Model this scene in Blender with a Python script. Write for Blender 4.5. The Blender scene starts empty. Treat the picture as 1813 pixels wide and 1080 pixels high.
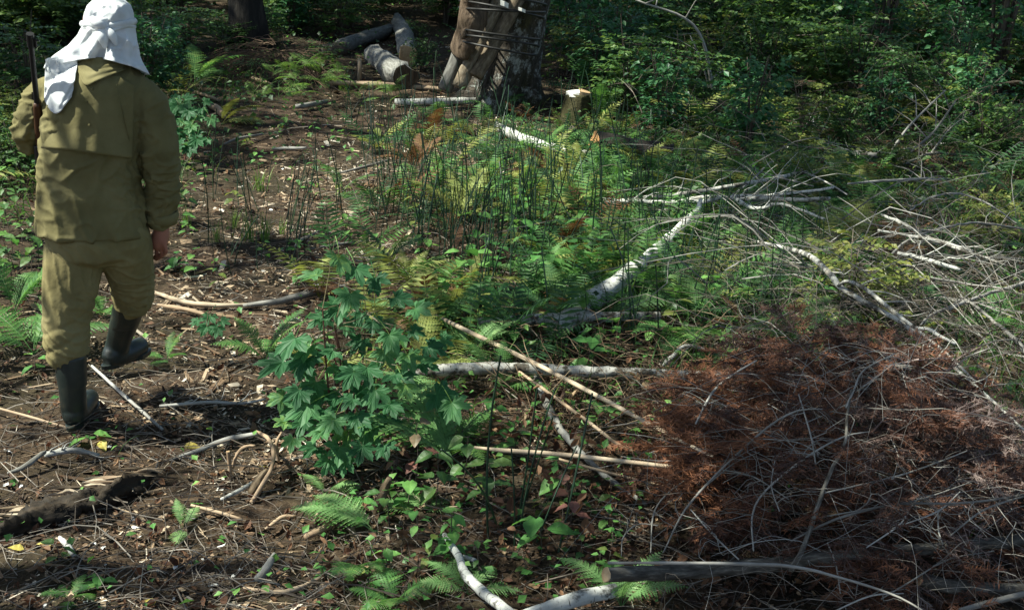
import bpy, math, random
import numpy as np
from mathutils import Vector, Matrix

random.seed(11)
rng = np.random.default_rng(11)
S = bpy.context.scene
COL = S.collection
PI = math.pi

# ---------------------------------------------------------------- camera, sky, sun, exposure
F_PX, PITCH, ROLL, CAM_H = 2200.0, math.radians(17.0), math.radians(3.0), 2.09
FWD = Vector((0, math.cos(PITCH), -math.sin(PITCH)))
UP0 = Vector((0, math.sin(PITCH), math.cos(PITCH)))
RT0 = Vector((1, 0, 0))
RT = RT0 * math.cos(ROLL) + UP0 * math.sin(ROLL)
UPV = UP0 * math.cos(ROLL) - RT0 * math.sin(ROLL)
cam_d = bpy.data.cameras.new('camera')
cam = bpy.data.objects.new('camera', cam_d)
COL.objects.link(cam)
cam.matrix_world = Matrix(((RT.x, UPV.x, -FWD.x, 0), (RT.y, UPV.y, -FWD.y, 0), (RT.z, UPV.z, -FWD.z, CAM_H), (0, 0, 0, 1)))
cam_d.sensor_width = 36.0
cam_d.lens = 36.0 * F_PX / 1813.0
cam_d.clip_end = 2000
cam_d.clip_start = 0.05
S.camera = cam

SUN_EL, SUN_AZ = math.radians(54), math.radians(-100)      # azimuth from +Y, clockwise
SDIR = Vector((math.sin(SUN_AZ) * math.cos(SUN_EL), math.cos(SUN_AZ) * math.cos(SUN_EL), math.sin(SUN_EL)))
world = bpy.data.worlds.new('World')
S.world = world
world.use_nodes = True
wn = world.node_tree
bg = wn.nodes['Background']
sky = wn.nodes.new('ShaderNodeTexSky')
sky.sky_type = 'NISHITA'
sky.sun_disc = False
sky.sun_elevation = SUN_EL
sky.sun_rotation = SUN_AZ
wn.links.new(sky.outputs[0], bg.inputs[0])
bg.inputs[1].default_value = 0.075
sun_d = bpy.data.lights.new('sun', 'SUN')
sun_d.energy = 5.0
sun_d.angle = math.radians(0.53)
sun_d.color = (0.99, 1.0, 0.87)
sun = bpy.data.objects.new('sun', sun_d)
COL.objects.link(sun)
sun.rotation_euler = SDIR.to_track_quat('Z', 'Y').to_euler()
sun.location = SDIR * 30
S.view_settings.view_transform = 'Standard'
S.view_settings.look = 'None'
S.view_settings.gamma = 1
S.view_settings.use_curve_mapping = False
S.view_settings.exposure = 1.25
S.cycles.max_bounces = 6
S.cycles.diffuse_bounces = 3
S.cycles.transmission_bounces = 4
S.cycles.transparent_max_bounces = 4

# unseen trees added round the clearing to shade and dapple it: x, y, trunk radius, height, crown kind, crown scale, lean
SHADE_TREES = [
    (-6.2, 12.7, .11, 9.5, 'mid', 1.1, (3.3, -1.9)),
    (-4.7, 6.6, .06, 9.0, 'mid', .72, (.9, .9)),
    (-7.0, 14.6, .14, 10, 'thin', 1.1, (1.0, 0)),
    (-13, 17, .24, 11, 'dense', 1.2, (0, 0)),
    (-14, 11.5, .24, 11, 'dense', 1.2, (0, 0)),
    (-5.9, 2.7, .05, 5.2, 'fine', .85, (.4, .2)),
    (-2.45, 2.7, .05, 5.4, 'fine', .80, (.5, .4)),
    (-5.4, 7.3, .05, 5.4, 'fine', .62, (.4, 0)),
    (-3.7, 5.2, .05, 5.3, 'fine', .60, (.8, .3)),
    (7.5, 8.5, .22, 11, 'dense', 1.2, (0, 0)),
    (6.5, 3, .2, 11, 'dense', 1.1, (0, 0)),
    (1.5, -5, .22, 12, 'dense', 1.2, (0, 0)),
    (-5, -5, .22, 12, 'dense', 1.2, (0, 0)),
]
# ---------------------------------------------------------------- ground shape and sight lines
def gz(x, y):
    x = np.asarray(x, float); y = np.asarray(y, float)
    near = np.exp(-((x / 30) ** 2 + ((y - 8) / 30) ** 2))
    z = near * (.045 * np.sin(.9 * x + .3) + .035 * np.sin(1.3 * y + .5 * x) + .022 * np.sin(3.1 * x + 1.7 * y)
                + .014 * np.sin(5.3 * x - 4.1 * y) + .008 * np.sin(9.7 * x + 7.3 * y + 1))
    t = np.clip((y - 10) / 40, 0, 1)
    z = z + 2.6 * t * t * (3 - 2 * t) * .55 + np.clip(y - 11, 0, 40) * .03
    return z

def gzf(x, y):
    near = math.exp(-((x / 30) ** 2 + ((y - 8) / 30) ** 2)); sn = math.sin
    z = near * (.045 * sn(.9 * x + .3) + .035 * sn(1.3 * y + .5 * x) + .022 * sn(3.1 * x + 1.7 * y)
                + .014 * sn(5.3 * x - 4.1 * y) + .008 * sn(9.7 * x + 7.3 * y + 1))
    t = min(max((y - 10) / 40, 0), 1)
    return z + 2.6 * t * t * (3 - 2 * t) * .55 + min(max(y - 11, 0), 40) * .03

def ray(px, py):
    return FWD + RT * ((px - 906.5) / F_PX) - UPV * ((py - 540.0) / F_PX)

def hitf(px, py, f):
    """first point along the sight line that lies on the surface z = f(x, y)"""
    d = ray(px, py)
    t0, t = 0.5, 0.5
    while t < 70:
        p = d * t
        if CAM_H + p.z <= f(p.x, p.y): break
        t0 = t
        t *= 1.02
    for _ in range(18):
        m = .5 * (t0 + t); p = d * m
        if CAM_H + p.z <= f(p.x, p.y): t = m
        else: t0 = m
    p = d * t
    return Vector((p.x, p.y, CAM_H + p.z))

def hit(px, py, h=0.0):
    return hitf(px, py, lambda x, y: gzf(x, y) + h)

def atY(px, py, Y):
    d = ray(px, py); t = Y / d.y
    return Vector((d.x * t, Y, CAM_H + d.z * t))

def pxm(p):
    """metres per photo pixel at p"""
    return (p - Vector((0, 0, CAM_H))).dot(FWD) / F_PX

def proj(p):
    q = Vector(p) - Vector((0, 0, CAM_H)); d = q.dot(FWD)
    return 906.5 + F_PX * q.dot(RT) / d, 540 - F_PX * q.dot(UPV) / d

# ---------------------------------------------------------------- mesh building
class Geo:
    def __init__(s):
        s.V = []; s.F = []; s.T = []; s.B = []; s.FM = []; s.n = 0
    def add(s, V, F, tint=0.5, bc=None, m=0):
        V = np.asarray(V, float).reshape(-1, 3)
        if isinstance(F, np.ndarray): F = [F]
        if len(F) and not isinstance(F[0], np.ndarray):
            by = {}
            for f in F: by.setdefault(len(f), []).append(f)
            F = [np.array(v, int) for v in by.values()]
        for f in F:
            s.F.append(f + s.n); s.FM.append(np.full(len(f), m, int))
        s.V.append(V)
        t = np.empty(len(V)); t[:] = tint
        s.T.append(t)
        s.B.append(V if bc is None else np.asarray(bc, float))
        s.n += len(V)
        return s
    def many(s, bV, bF, M, T, tint, m=0):
        """copies of a base shape: M (N,3,3), T (N,3), tint (N)"""
        N, k = len(M), len(bV)
        V = np.einsum('nij,kj->nki', M, bV) + T[:, None, :]
        if isinstance(bF, np.ndarray): bF = [bF]
        off = (np.arange(N) * k)[:, None, None]
        F = [(f[None] + off).reshape(-1, f.shape[1]) for f in bF]
        return s.add(V.reshape(-1, 3), F, np.repeat(tint, k), np.tile(bV, (N, 1)) + np.repeat(T, k, 0) * .37, m)
    def mesh(s, name, mats, smooth=False, loc=(0, 0, 0)):
        me = bpy.data.meshes.new(name)
        V = np.concatenate(s.V) - np.array(loc, float)
        me.vertices.add(len(V)); me.vertices.foreach_set('co', V.astype(np.float32).ravel())
        L = np.concatenate([f.ravel() for f in s.F])
        cnt = np.concatenate([np.full(len(f), f.shape[1], int) for f in s.F])
        me.loops.add(len(L)); me.loops.foreach_set('vertex_index', L.astype(np.int32))
        me.polygons.add(len(cnt))
        st = np.concatenate([[0], np.cumsum(cnt)[:-1]])
        me.polygons.foreach_set('loop_start', st.astype(np.int32))
        me.polygons.foreach_set('material_index', np.concatenate(s.FM).astype(np.int32))
        me.polygons.foreach_set('use_smooth', np.full(len(cnt), smooth, bool))
        a = me.attributes.new('tint', 'FLOAT', 'POINT'); a.data.foreach_set('value', np.concatenate(s.T).astype(np.float32))
        a = me.attributes.new('bc', 'FLOAT_VECTOR', 'POINT'); a.data.foreach_set('vector', np.concatenate(s.B).astype(np.float32).ravel())
        for m in (mats if isinstance(mats, (list, tuple)) else [mats]): me.materials.append(m)
        me.update(calc_edges=True)
        return me
    def build(s, name, mats, parent=None, smooth=False, loc=None):
        """link as one object; loc = its origin in its parent's space (or the world)"""
        loc = Vector((0, 0, 0)) if loc is None else Vector(loc)
        o = bpy.data.objects.new(name, s.mesh(name, mats, smooth, loc))
        COL.objects.link(o)
        o.location = loc
        if parent is not None: o.parent = parent
        return o

def place(me, name, parent=None, loc=(0, 0, 0), rot=None, scale=1.0):
    o = bpy.data.objects.new(name, me); COL.objects.link(o)
    o.location = loc
    if rot is not None: o.rotation_euler = rot
    o.scale = (scale,) * 3 if not isinstance(scale, (tuple, list)) else scale
    if parent is not None: o.parent = parent
    return o

def tag(o, label=None, cat=None, group=None, kind=None):
    if label: o['label'] = label
    if cat: o['category'] = cat
    if group: o['group'] = group
    if kind: o['kind'] = kind
    return o

def empty(name, loc, rz=0.0):
    o = bpy.data.objects.new(name, None); COL.objects.link(o)
    o.location = loc; o.rotation_euler = (0, 0, rz); o.empty_display_size = .1
    return o

def spline(P, n):
    """Catmull-Rom through P (list of k-vectors), n samples"""
    P = np.array([list(p) for p in P], float)
    if len(P) == 2:
        t = np.linspace(0, 1, n)[:, None]; return P[0] * (1 - t) + P[1] * t
    Q = np.vstack([2 * P[0] - P[1], P, 2 * P[-1] - P[-2]])
    seg = np.linalg.norm(np.diff(P[:, :3], axis=0), axis=1); cum = np.concatenate([[0], np.cumsum(seg)])
    u = np.linspace(0, cum[-1], n); out = []
    for a in u:
        i = min(max(np.searchsorted(cum, a, side='right') - 1, 0), len(P) - 2)
        t = (a - cum[i]) / max(seg[i], 1e-9)
        p0, p1, p2, p3 = Q[i], Q[i + 1], Q[i + 2], Q[i + 3]
        out.append(.5 * ((2 * p1) + (-p0 + p2) * t + (2 * p0 - 5 * p1 + 4 * p2 - p3) * t * t + (-p0 + 3 * p1 - 3 * p2 + p3) * t ** 3))
    return np.array(out)

def tube_arrays(P, R, sides=8, rough=0.0, seed=0, caps=True, flat=None):
    """swept tube with bark coordinates; returns V, side faces, cap faces, bc"""
    P = np.asarray(P, float); n = len(P)
    R = np.broadcast_to(np.asarray(R, float), (n,)).copy()
    T = np.gradient(P, axis=0); T /= np.maximum(np.linalg.norm(T, axis=1), 1e-9)[:, None]
    ref = np.array([0, 0, 1.0]) if abs(T[0][2]) < .9 else np.array([1.0, 0, 0])
    N = np.zeros((n, 3)); v = ref - T[0] * ref.dot(T[0]); N[0] = v / np.linalg.norm(v)
    for i in range(1, n):
        v = N[i - 1] - T[i] * N[i - 1].dot(T[i]); N[i] = v / max(np.linalg.norm(v), 1e-9)
    B = np.cross(T, N)
    a = np.linspace(0, 2 * PI, sides, endpoint=False)
    s = np.concatenate([[0], np.cumsum(np.linalg.norm(np.diff(P, axis=0), axis=1))])
    rr = R[:, None] * np.ones((1, sides))
    if rough:
        r2 = np.random.default_rng(seed)
        ph = r2.uniform(0, 6.28, 8); k = r2.uniform(.5, 1.5, 8)
        L = max(R.max(), 1e-4)
        for j in range(4):
            rr *= 1 + rough * .5 * np.sin(a[None] * (j + 1) + ph[j] + 1.5 * np.sin(s[:, None] / L * .5 * k[j] + ph[j + 4])) * np.sin(s[:, None] / L * k[j + 4] * .9 + ph[j])
        rr *= 1 + rough * .35 * r2.normal(size=rr.shape)
    ca, sa = np.cos(a), np.sin(a)
    V = P[:, None] + rr[:, :, None] * (ca[None, :, None] * N[:, None] + sa[None, :, None] * B[:, None])
    bc = np.stack([rr * ca, rr * sa, np.repeat(s[:, None], sides, 1)], -1) + np.array([seed * .73, seed * .31, seed * 1.7])
    i = np.arange(n - 1)[:, None] * sides; j = np.arange(sides)[None]; j2 = (j + 1) % sides
    Fq = np.stack([i + j, i + j2, i + sides + j2, i + sides + j], -1).reshape(-1, 4)
    cf = [np.arange(sides)[::-1][None], (np.arange(sides) + (n - 1) * sides)[None]] if caps else []
    return V.reshape(-1, 3), Fq, cf, bc.reshape(-1, 3)

def tube(g, P, R, sides=8, rough=0.0, seed=0, caps=True, tint=0.5, m=0):
    V, Fq, cf, bc = tube_arrays(P, R, sides, rough, seed, caps)
    g.add(V, [Fq] + cf, tint, bc, m)

def rot_batch(yaw, pitch, roll):
    """N rotation matrices Rz(yaw) Rx(pitch) Ry(roll)"""
    cy, sy, cp, sp, cr, sr = np.cos(yaw), np.sin(yaw), np.cos(pitch), np.sin(pitch), np.cos(roll), np.sin(roll)
    o, z = np.ones_like(cy), np.zeros_like(cy)
    Z = np.stack([cy, -sy, z, sy, cy, z, z, z, o], -1).reshape(-1, 3, 3)
    X = np.stack([o, z, z, z, cp, -sp, z, sp, cp], -1).reshape(-1, 3, 3)
    Y = np.stack([cr, z, sr, z, o, z, -sr, z, cr], -1).reshape(-1, 3, 3)
    return Z @ X @ Y

def frames(D, Uhint):
    """N matrices whose Y axis is D and whose Z is near Uhint"""
    D = D / np.linalg.norm(D, axis=1)[:, None]
    X = np.cross(D, Uhint); X /= np.maximum(np.linalg.norm(X, axis=1), 1e-6)[:, None]
    Z = np.cross(X, D)
    return np.stack([X, D, Z], -1)

def vnoise(P, seed=0, k=6):
    """cheap smooth noise: sum of random plane waves, about -1..1"""
    r2 = np.random.default_rng(seed); out = 0
    for _ in range(k):
        d = r2.normal(size=3); d /= np.linalg.norm(d); d *= r2.uniform(.6, 1.7)
        out = out + np.sin(P @ d + r2.uniform(0, 6.28))
    return out / math.sqrt(k * .5) * .7

# ---------------------------------------------------------------- materials
def nodes_of(name):
    m = bpy.data.materials.new(name); m.use_nodes = True
    nt = m.node_tree; return m, nt, nt.nodes['Principled BSDF']

def nd(nt, typ, **kw):
    n = nt.nodes.new(typ)
    for k, v in kw.items():
        if hasattr(n, k) and not k[0].isdigit(): setattr(n, k, v)
    return n

def ramp(nt, stops, fac):
    r = nt.nodes.new('ShaderNodeValToRGB'); e = r.color_ramp.elements
    while len(e) < len(stops): e.new(.5)
    for el, (p, c) in zip(e, stops): el.position = p; el.color = (*c, 1)
    nt.links.new(fac, r.inputs[0]); return r.outputs[0]

def math_(nt, op, a, b=None):
    n = nt.nodes.new('ShaderNodeMath'); n.operation = op
    for i, v in enumerate((a, b)):
        if v is None: continue
        if isinstance(v, (int, float)): n.inputs[i].default_value = v
        else: nt.links.new(v, n.inputs[i])
    return n.outputs[0]

def coord(nt, src, scale):
    if src == 'bc':
        n = nt.nodes.new('ShaderNodeAttribute'); n.attribute_name = 'bc'; o = n.outputs['Vector']
    else:
        o = nt.nodes.new('ShaderNodeTexCoord').outputs[src]
    mp = nt.nodes.new('ShaderNodeMapping'); mp.inputs['Scale'].default_value = scale if isinstance(scale, tuple) else (scale,) * 3
    nt.links.new(o, mp.inputs[0]); return mp.outputs[0]

def noise_(nt, vec, scale=1.0, detail=4, rough=.6):
    n = nt.nodes.new('ShaderNodeTexNoise'); n.inputs['Scale'].default_value = scale
    n.inputs['Detail'].default_value = detail; n.inputs['Roughness'].default_value = rough
    nt.links.new(vec, n.inputs['Vector']); return n.outputs[0]

def bump(nt, b, h, strength, dist):
    n = nt.nodes.new('ShaderNodeBump'); n.inputs['Strength'].default_value = strength; n.inputs['Distance'].default_value = dist
    nt.links.new(h, n.inputs['Height']); nt.links.new(n.outputs[0], b.inputs['Normal']); return n.outputs[0]

def M(name, stops, src='bc', scale=20, tint=1.0, namt=.5, oamt=0.0, rough=.8, bmp=0, bdist=.004, transl=0, spec=.3, detail=4, tcol=None):
    """colour = ramp(tint attribute + noise + a little object randomness)"""
    m, nt, b = nodes_of(name)
    at = nt.nodes.new('ShaderNodeAttribute'); at.attribute_name = 'tint'
    nz = noise_(nt, coord(nt, src, scale), 1, detail)
    f = math_(nt, 'MULTIPLY', math_(nt, 'SUBTRACT', at.outputs['Fac'], .5), tint)
    f = math_(nt, 'ADD', f, .5)
    f = math_(nt, 'ADD', f, math_(nt, 'MULTIPLY', math_(nt, 'SUBTRACT', nz, .5), namt * 2))
    if oamt:
        oi = nt.nodes.new('ShaderNodeObjectInfo')
        f = math_(nt, 'ADD', f, math_(nt, 'MULTIPLY', math_(nt, 'SUBTRACT', oi.outputs['Random'], .5), oamt))
    c = ramp(nt, stops, f)
    nt.links.new(c, b.inputs['Base Color'])
    b.inputs['Roughness'].default_value = rough
    b.inputs['Specular IOR Level'].default_value = spec
    if bmp: bump(nt, b, nz, bmp, bdist)
    if transl:
        t = nt.nodes.new('ShaderNodeBsdfTranslucent')
        hs = nt.nodes.new('ShaderNodeHueSaturation'); hs.inputs['Saturation'].default_value = 1.1; hs.inputs['Value'].default_value = 1.7
        hs.inputs['Hue'].default_value = .485
        nt.links.new(c, hs.inputs['Color']); nt.links.new(hs.outputs[0], t.inputs[0])
        mx = nt.nodes.new('ShaderNodeMixShader'); mx.inputs[0].default_value = transl
        nt.links.new(b.outputs[0], mx.inputs[1]); nt.links.new(t.outputs[0], mx.inputs[2])
        nt.links.new(mx.outputs[0], nt.nodes['Material Output'].inputs[0])
    return m

def birch_mat(name, base=(.54, .535, .49), dark=(.035, .032, .028), grey=(.34, .34, .31), patch=.55):
    m, nt, b = nodes_of(name)
    v = coord(nt, 'bc', (9, 9, 5)); n1 = noise_(nt, v, 1.6, 5)
    v2 = coord(nt, 'bc', (22, 22, 130)); n2 = noise_(nt, v2, 1, 2)
    v3 = coord(nt, 'bc', 55); n3 = noise_(nt, v3, 1, 3)
    c1 = ramp(nt, [(.35, grey), (.52, base), (.8, tuple(min(1, x * 1.12) for x in base))], n1)
    mx = nt.nodes.new('ShaderNodeMix'); mx.data_type = 'RGBA'
    lent = ramp(nt, [(.60, (0, 0, 0)), (.66, (1, 1, 1))], n2)
    pat = ramp(nt, [(patch, (0, 0, 0)), (patch + .09, (1, 1, 1))], noise_(nt, coord(nt, 'bc', (14, 14, 11)), 1, 5, .7))
    f = math_(nt, 'MAXIMUM', lent, pat)
    nt.links.new(f, mx.inputs['Factor']); nt.links.new(c1, mx.inputs['A'])
    nt.links.new(ramp(nt, [(.35, dark), (.7, tuple(x * 3.2 for x in dark))], n3), mx.inputs['B'])
    nt.links.new(mx.outputs['Result'], b.inputs['Base Color'])
    b.inputs['Roughness'].default_value = .75; b.inputs['Specular IOR Level'].default_value = .25
    bump(nt, b, math_(nt, 'ADD', n1, math_(nt, 'MULTIPLY', n3, .6)), .8, .004)
    return m

MT = {}
MT['chip'] = M('wood chips', [(0, (.036, .023, .014)), (.28, (.11, .066, .038)), (.5, (.22, .148, .088)), (.74, (.38, .295, .20)), (1, (.58, .52, .43))], scale=60, namt=.25, rough=.85)
MT['dleaf'] = M('dead leaf', [(0, (.026, .015, .010)), (.4, (.095, .044, .024)), (.75, (.19, .105, .054)), (1, (.38, .28, .17))], scale=40, namt=.25, rough=.7, transl=.15)
MT['twig'] = M('twig bark', [(0, (.030, .022, .017)), (.5, (.11, .088, .068)), (1, (.30, .27, .23))], scale=50, namt=.3)
MT['goldtwig'] = M('dry stalk', [(0, (.045, .026, .015)), (.5, (.14, .088, .05)), (1, (.36, .27, .17))], scale=50, namt=.3)
MT['greybark'] = M('grey weathered bark', [(0, (.035, .032, .028)), (.4, (.13, .125, .11)), (.7, (.25, .245, .225)), (1, (.42, .42, .39))], scale=(30, 30, 9), namt=.6, bmp=.8, bdist=.006)
MT['palepole'] = M('peeled pole', [(0, (.16, .09, .05)), (.5, (.36, .26, .17)), (1, (.55, .46, .34))], scale=(40, 40, 7), namt=.45, bmp=.4, bdist=.002)
MT['greypole'] = M('grey branch bark', [(0, (.05, .047, .042)), (.5, (.20, .19, .17)), (1, (.44, .43, .40))], scale=(45, 45, 12), namt=.5, oamt=.3, bmp=.5, bdist=.002)
MT['rotten'] = M('rotten wood', [(0, (.012, .009, .006)), (.45, (.055, .038, .022)), (.75, (.16, .115, .07)), (1, (.36, .29, .19))], scale=(24, 24, 5), namt=.65, bmp=1, bdist=.012)
MT['darkbark'] = M('dark furrowed bark', [(0, (.012, .010, .008)), (.5, (.055, .045, .034)), (.85, (.13, .115, .09)), (1, (.2, .19, .16))], scale=(14, 14, 3.2), namt=.7, bmp=1, bdist=.03)
MT['cut'] = M('cut wood end', [(0, (.20, .11, .05)), (.5, (.42, .28, .15)), (1, (.62, .5, .34))], src='Object', scale=30, namt=.5)
MT['orangecut'] = M('orange cut wood', [(0, (.28, .12, .04)), (.5, (.52, .27, .11)), (1, (.66, .44, .24))], src='Object', scale=24, namt=.4)
MT['birch'] = birch_mat('white birch bark')
MT['birchgrey'] = birch_mat('grey birch bark', (.42, .41, .37), (.03, .026, .02), (.2, .18, .15), .5)
MT['horse'] = M('horsetail', [(0, (.008, .022, .012)), (.6, (.020, .058, .026)), (1, (.07, .11, .035))], scale=20, namt=.2, oamt=.6, rough=.5, spec=.4)
MT['fern'] = M('fern green', [(0, (.035, .095, .030)), (.5, (.075, .19, .045)), (1, (.17, .28, .075))], scale=12, namt=.15, oamt=.5, rough=.55, transl=.35, spec=.35)
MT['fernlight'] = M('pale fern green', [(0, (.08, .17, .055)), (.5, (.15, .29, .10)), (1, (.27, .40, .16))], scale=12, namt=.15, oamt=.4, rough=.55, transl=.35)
MT['fernyellow'] = M('yellowing fern', [(0, (.12, .115, .025)), (.5, (.20, .23, .055)), (1, (.32, .37, .12))], scale=12, namt=.25, oamt=.5, rough=.6, transl=.3)
MT['ferndark'] = M('dark fern', [(0, (.018, .055, .022)), (.5, (.040, .105, .034)), (1, (.10, .17, .05))], scale=12, namt=.15, oamt=.6, rough=.55, transl=.3)
MT['fernbrown'] = M('browned fern', [(0, (.045, .020, .010)), (.5, (.105, .050, .020)), (1, (.19, .11, .045))], scale=12, namt=.3, oamt=.4, rough=.7, transl=.2)
MT['maple'] = M('maple leaf', [(0, (.026, .090, .038)), (.5, (.055, .165, .066)), (.85, (.095, .225, .085)), (1, (.19, .32, .09))], scale=9, namt=.3, oamt=.85, rough=.55, transl=.45, spec=.3)
MT['herb'] = M('herb leaf', [(0, (.035, .11, .03)), (.5, (.085, .23, .055)), (1, (.19, .36, .09))], scale=12, namt=.15, oamt=.6, rough=.5, transl=.35)
MT['reddish'] = M('reddening leaf', [(0, (.10, .04, .03)), (.5, (.19, .085, .065)), (1, (.20, .19, .10))], scale=9, namt=.3, oamt=.6, rough=.5, transl=.25)
MT['shrub'] = M('shrub leaf', [(0, (.020, .055, .016)), (.5, (.050, .120, .030)), (1, (.13, .20, .045))], scale=3, namt=.2, oamt=.5, rough=.5, transl=.32, spec=.4)
MT['shrubblue'] = M('bluish shrub leaf', [(0, (.016, .060, .026)), (.5, (.040, .13, .05)), (1, (.09, .21, .075))], scale=3, namt=.2, oamt=.4, rough=.48, transl=.3, spec=.4)
MT['shrubyellow'] = M('yellow green shrub leaf', [(0, (.05, .085, .018)), (.5, (.11, .16, .035)), (1, (.22, .22, .06))], scale=3, namt=.2, oamt=.4, rough=.5, transl=.35)
MT['polebark'] = M('cracked grey pole bark', [(0, (.018, .016, .013)), (.45, (.075, .068, .057)), (.7, (.16, .148, .125)), (1, (.30, .285, .25))], scale=(70, 70, 16), namt=.95, bmp=1, bdist=.006, detail=7)
MT['sedge'] = M('dark sedge blade', [(0, (.018, .05, .014)), (.5, (.05, .12, .028)), (1, (.14, .20, .05))], scale=12, namt=.2, rough=.5, transl=.3)
MT['grass'] = M('grass blade', [(0, (.05, .11, .025)), (.5, (.11, .21, .04)), (1, (.22, .30, .08))], scale=12, namt=.2, rough=.5, transl=.3)
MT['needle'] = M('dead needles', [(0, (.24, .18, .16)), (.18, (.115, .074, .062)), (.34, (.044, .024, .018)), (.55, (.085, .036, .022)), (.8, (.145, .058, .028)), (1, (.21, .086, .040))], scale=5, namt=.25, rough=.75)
MT['moss'] = M('moss', [(0, (.014, .012, .005)), (.5, (.045, .040, .013)), (1, (.10, .095, .03))], src='Object', scale=40, namt=.5, bmp=1, bdist=.01)
MT['flake'] = M('white bark flake', [(0, (.42, .38, .32)), (.5, (.66, .65, .60)), (1, (.80, .80, .77))], scale=50, namt=.4, rough=.7)
MT['yleaf'] = M('yellow fallen leaf', [(0, (.36, .28, .05)), (.5, (.52, .45, .12)), (1, (.5, .52, .2))], scale=30, namt=.3, rough=.6, transl=.2, oamt=.8)
# ---------------------------------------------------------------- ground
def build_ground():
    u = np.linspace(-1, 1, 420)
    gx = np.sign(u) * (np.abs(u) * 9 + (np.abs(u) ** 6) * 240)
    v = np.linspace(0, 1, 420)
    gy = -8 + v * 26 + (v ** 7) * 240
    X, Y = np.meshgrid(gx, gy)
    P = np.stack([X, Y, np.zeros_like(X)], -1).reshape(-1, 3)
    fine = .010 * vnoise(P * 14, 3) + .006 * vnoise(P * 33, 4)
    Z = gz(X, Y).ravel() + fine * (np.hypot(P[:, 0], P[:, 1]) < 22) - .004
    P[:, 2] = Z
    n = 420
    i = (np.arange(n - 1)[:, None] * n + np.arange(n - 1)[None]).ravel()
    F = np.stack([i, i + 1, i + n + 1, i + n], -1)
    m, nt, b = nodes_of('forest soil')
    v1 = coord(nt, 'Object', 1.1); n1 = noise_(nt, v1, 1, 5)
    v2 = coord(nt, 'Object', 26); n2 = noise_(nt, v2, 1, 6, .75)
    v3 = coord(nt, 'Object', 90); n3 = noise_(nt, v3, 1, 3)
    f = math_(nt, 'ADD', math_(nt, 'MULTIPLY', n2, .75), math_(nt, 'MULTIPLY', n3, .25))
    ca = ramp(nt, [(.28, (.011, .008, .006)), (.45, (.042, .028, .018)), (.58, (.085, .057, .036)), (.72, (.18, .13, .085))], f)
    cb = ramp(nt, [(.28, (.012, .010, .006)), (.5, (.034, .027, .016)), (.7, (.07, .062, .032))], f)
    mx = nt.nodes.new('ShaderNodeMix'); mx.data_type = 'RGBA'
    nt.links.new(ramp(nt, [(.42, (0, 0, 0)), (.6, (1, 1, 1))], n1), mx.inputs['Factor'])
    nt.links.new(ca, mx.inputs['A']); nt.links.new(cb, mx.inputs['B'])
    nt.links.new(mx.outputs['Result'], b.inputs['Base Color'])
    b.inputs['Roughness'].default_value = .95; b.inputs['Specular IOR Level'].default_value = .15
    bump(nt, b, f, 1, .02)
    g = Geo(); g.add(P, F)
    tag(g.build('ground', m, smooth=True), 'brown forest floor of soil, bark crumbs and leaf litter', kind='structure')
build_ground()

# ---------------------------------------------------------------- litter lying on it
def wedge(n, dmin, dmax, az=26, p=1.0):
    """points of the ground in front of the camera, denser near it"""
    a = np.radians(rng.uniform(-az, az, n))
    t = rng.uniform(0, 1, n)
    d = dmin * (dmax / dmin) ** (t ** p)
    return d * np.sin(a), d * np.cos(a)

# zones: how bare and chip-strewn the floor is (the trodden path), by plan position
def pathness(x, y):
    c = -1.35 + .10 * (y - 5) - .004 * (y - 5) ** 2
    return np.exp(-((x - c) / (1.25 + .03 * y)) ** 2)

def wetness(x, y):
    return 1 / (1 + np.exp(-(x - (-.55 + .06 * (y - 4))) * 2.2))

def on_ground(x, y, up): return np.stack([x, y, gz(x, y) + up], -1)

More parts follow.
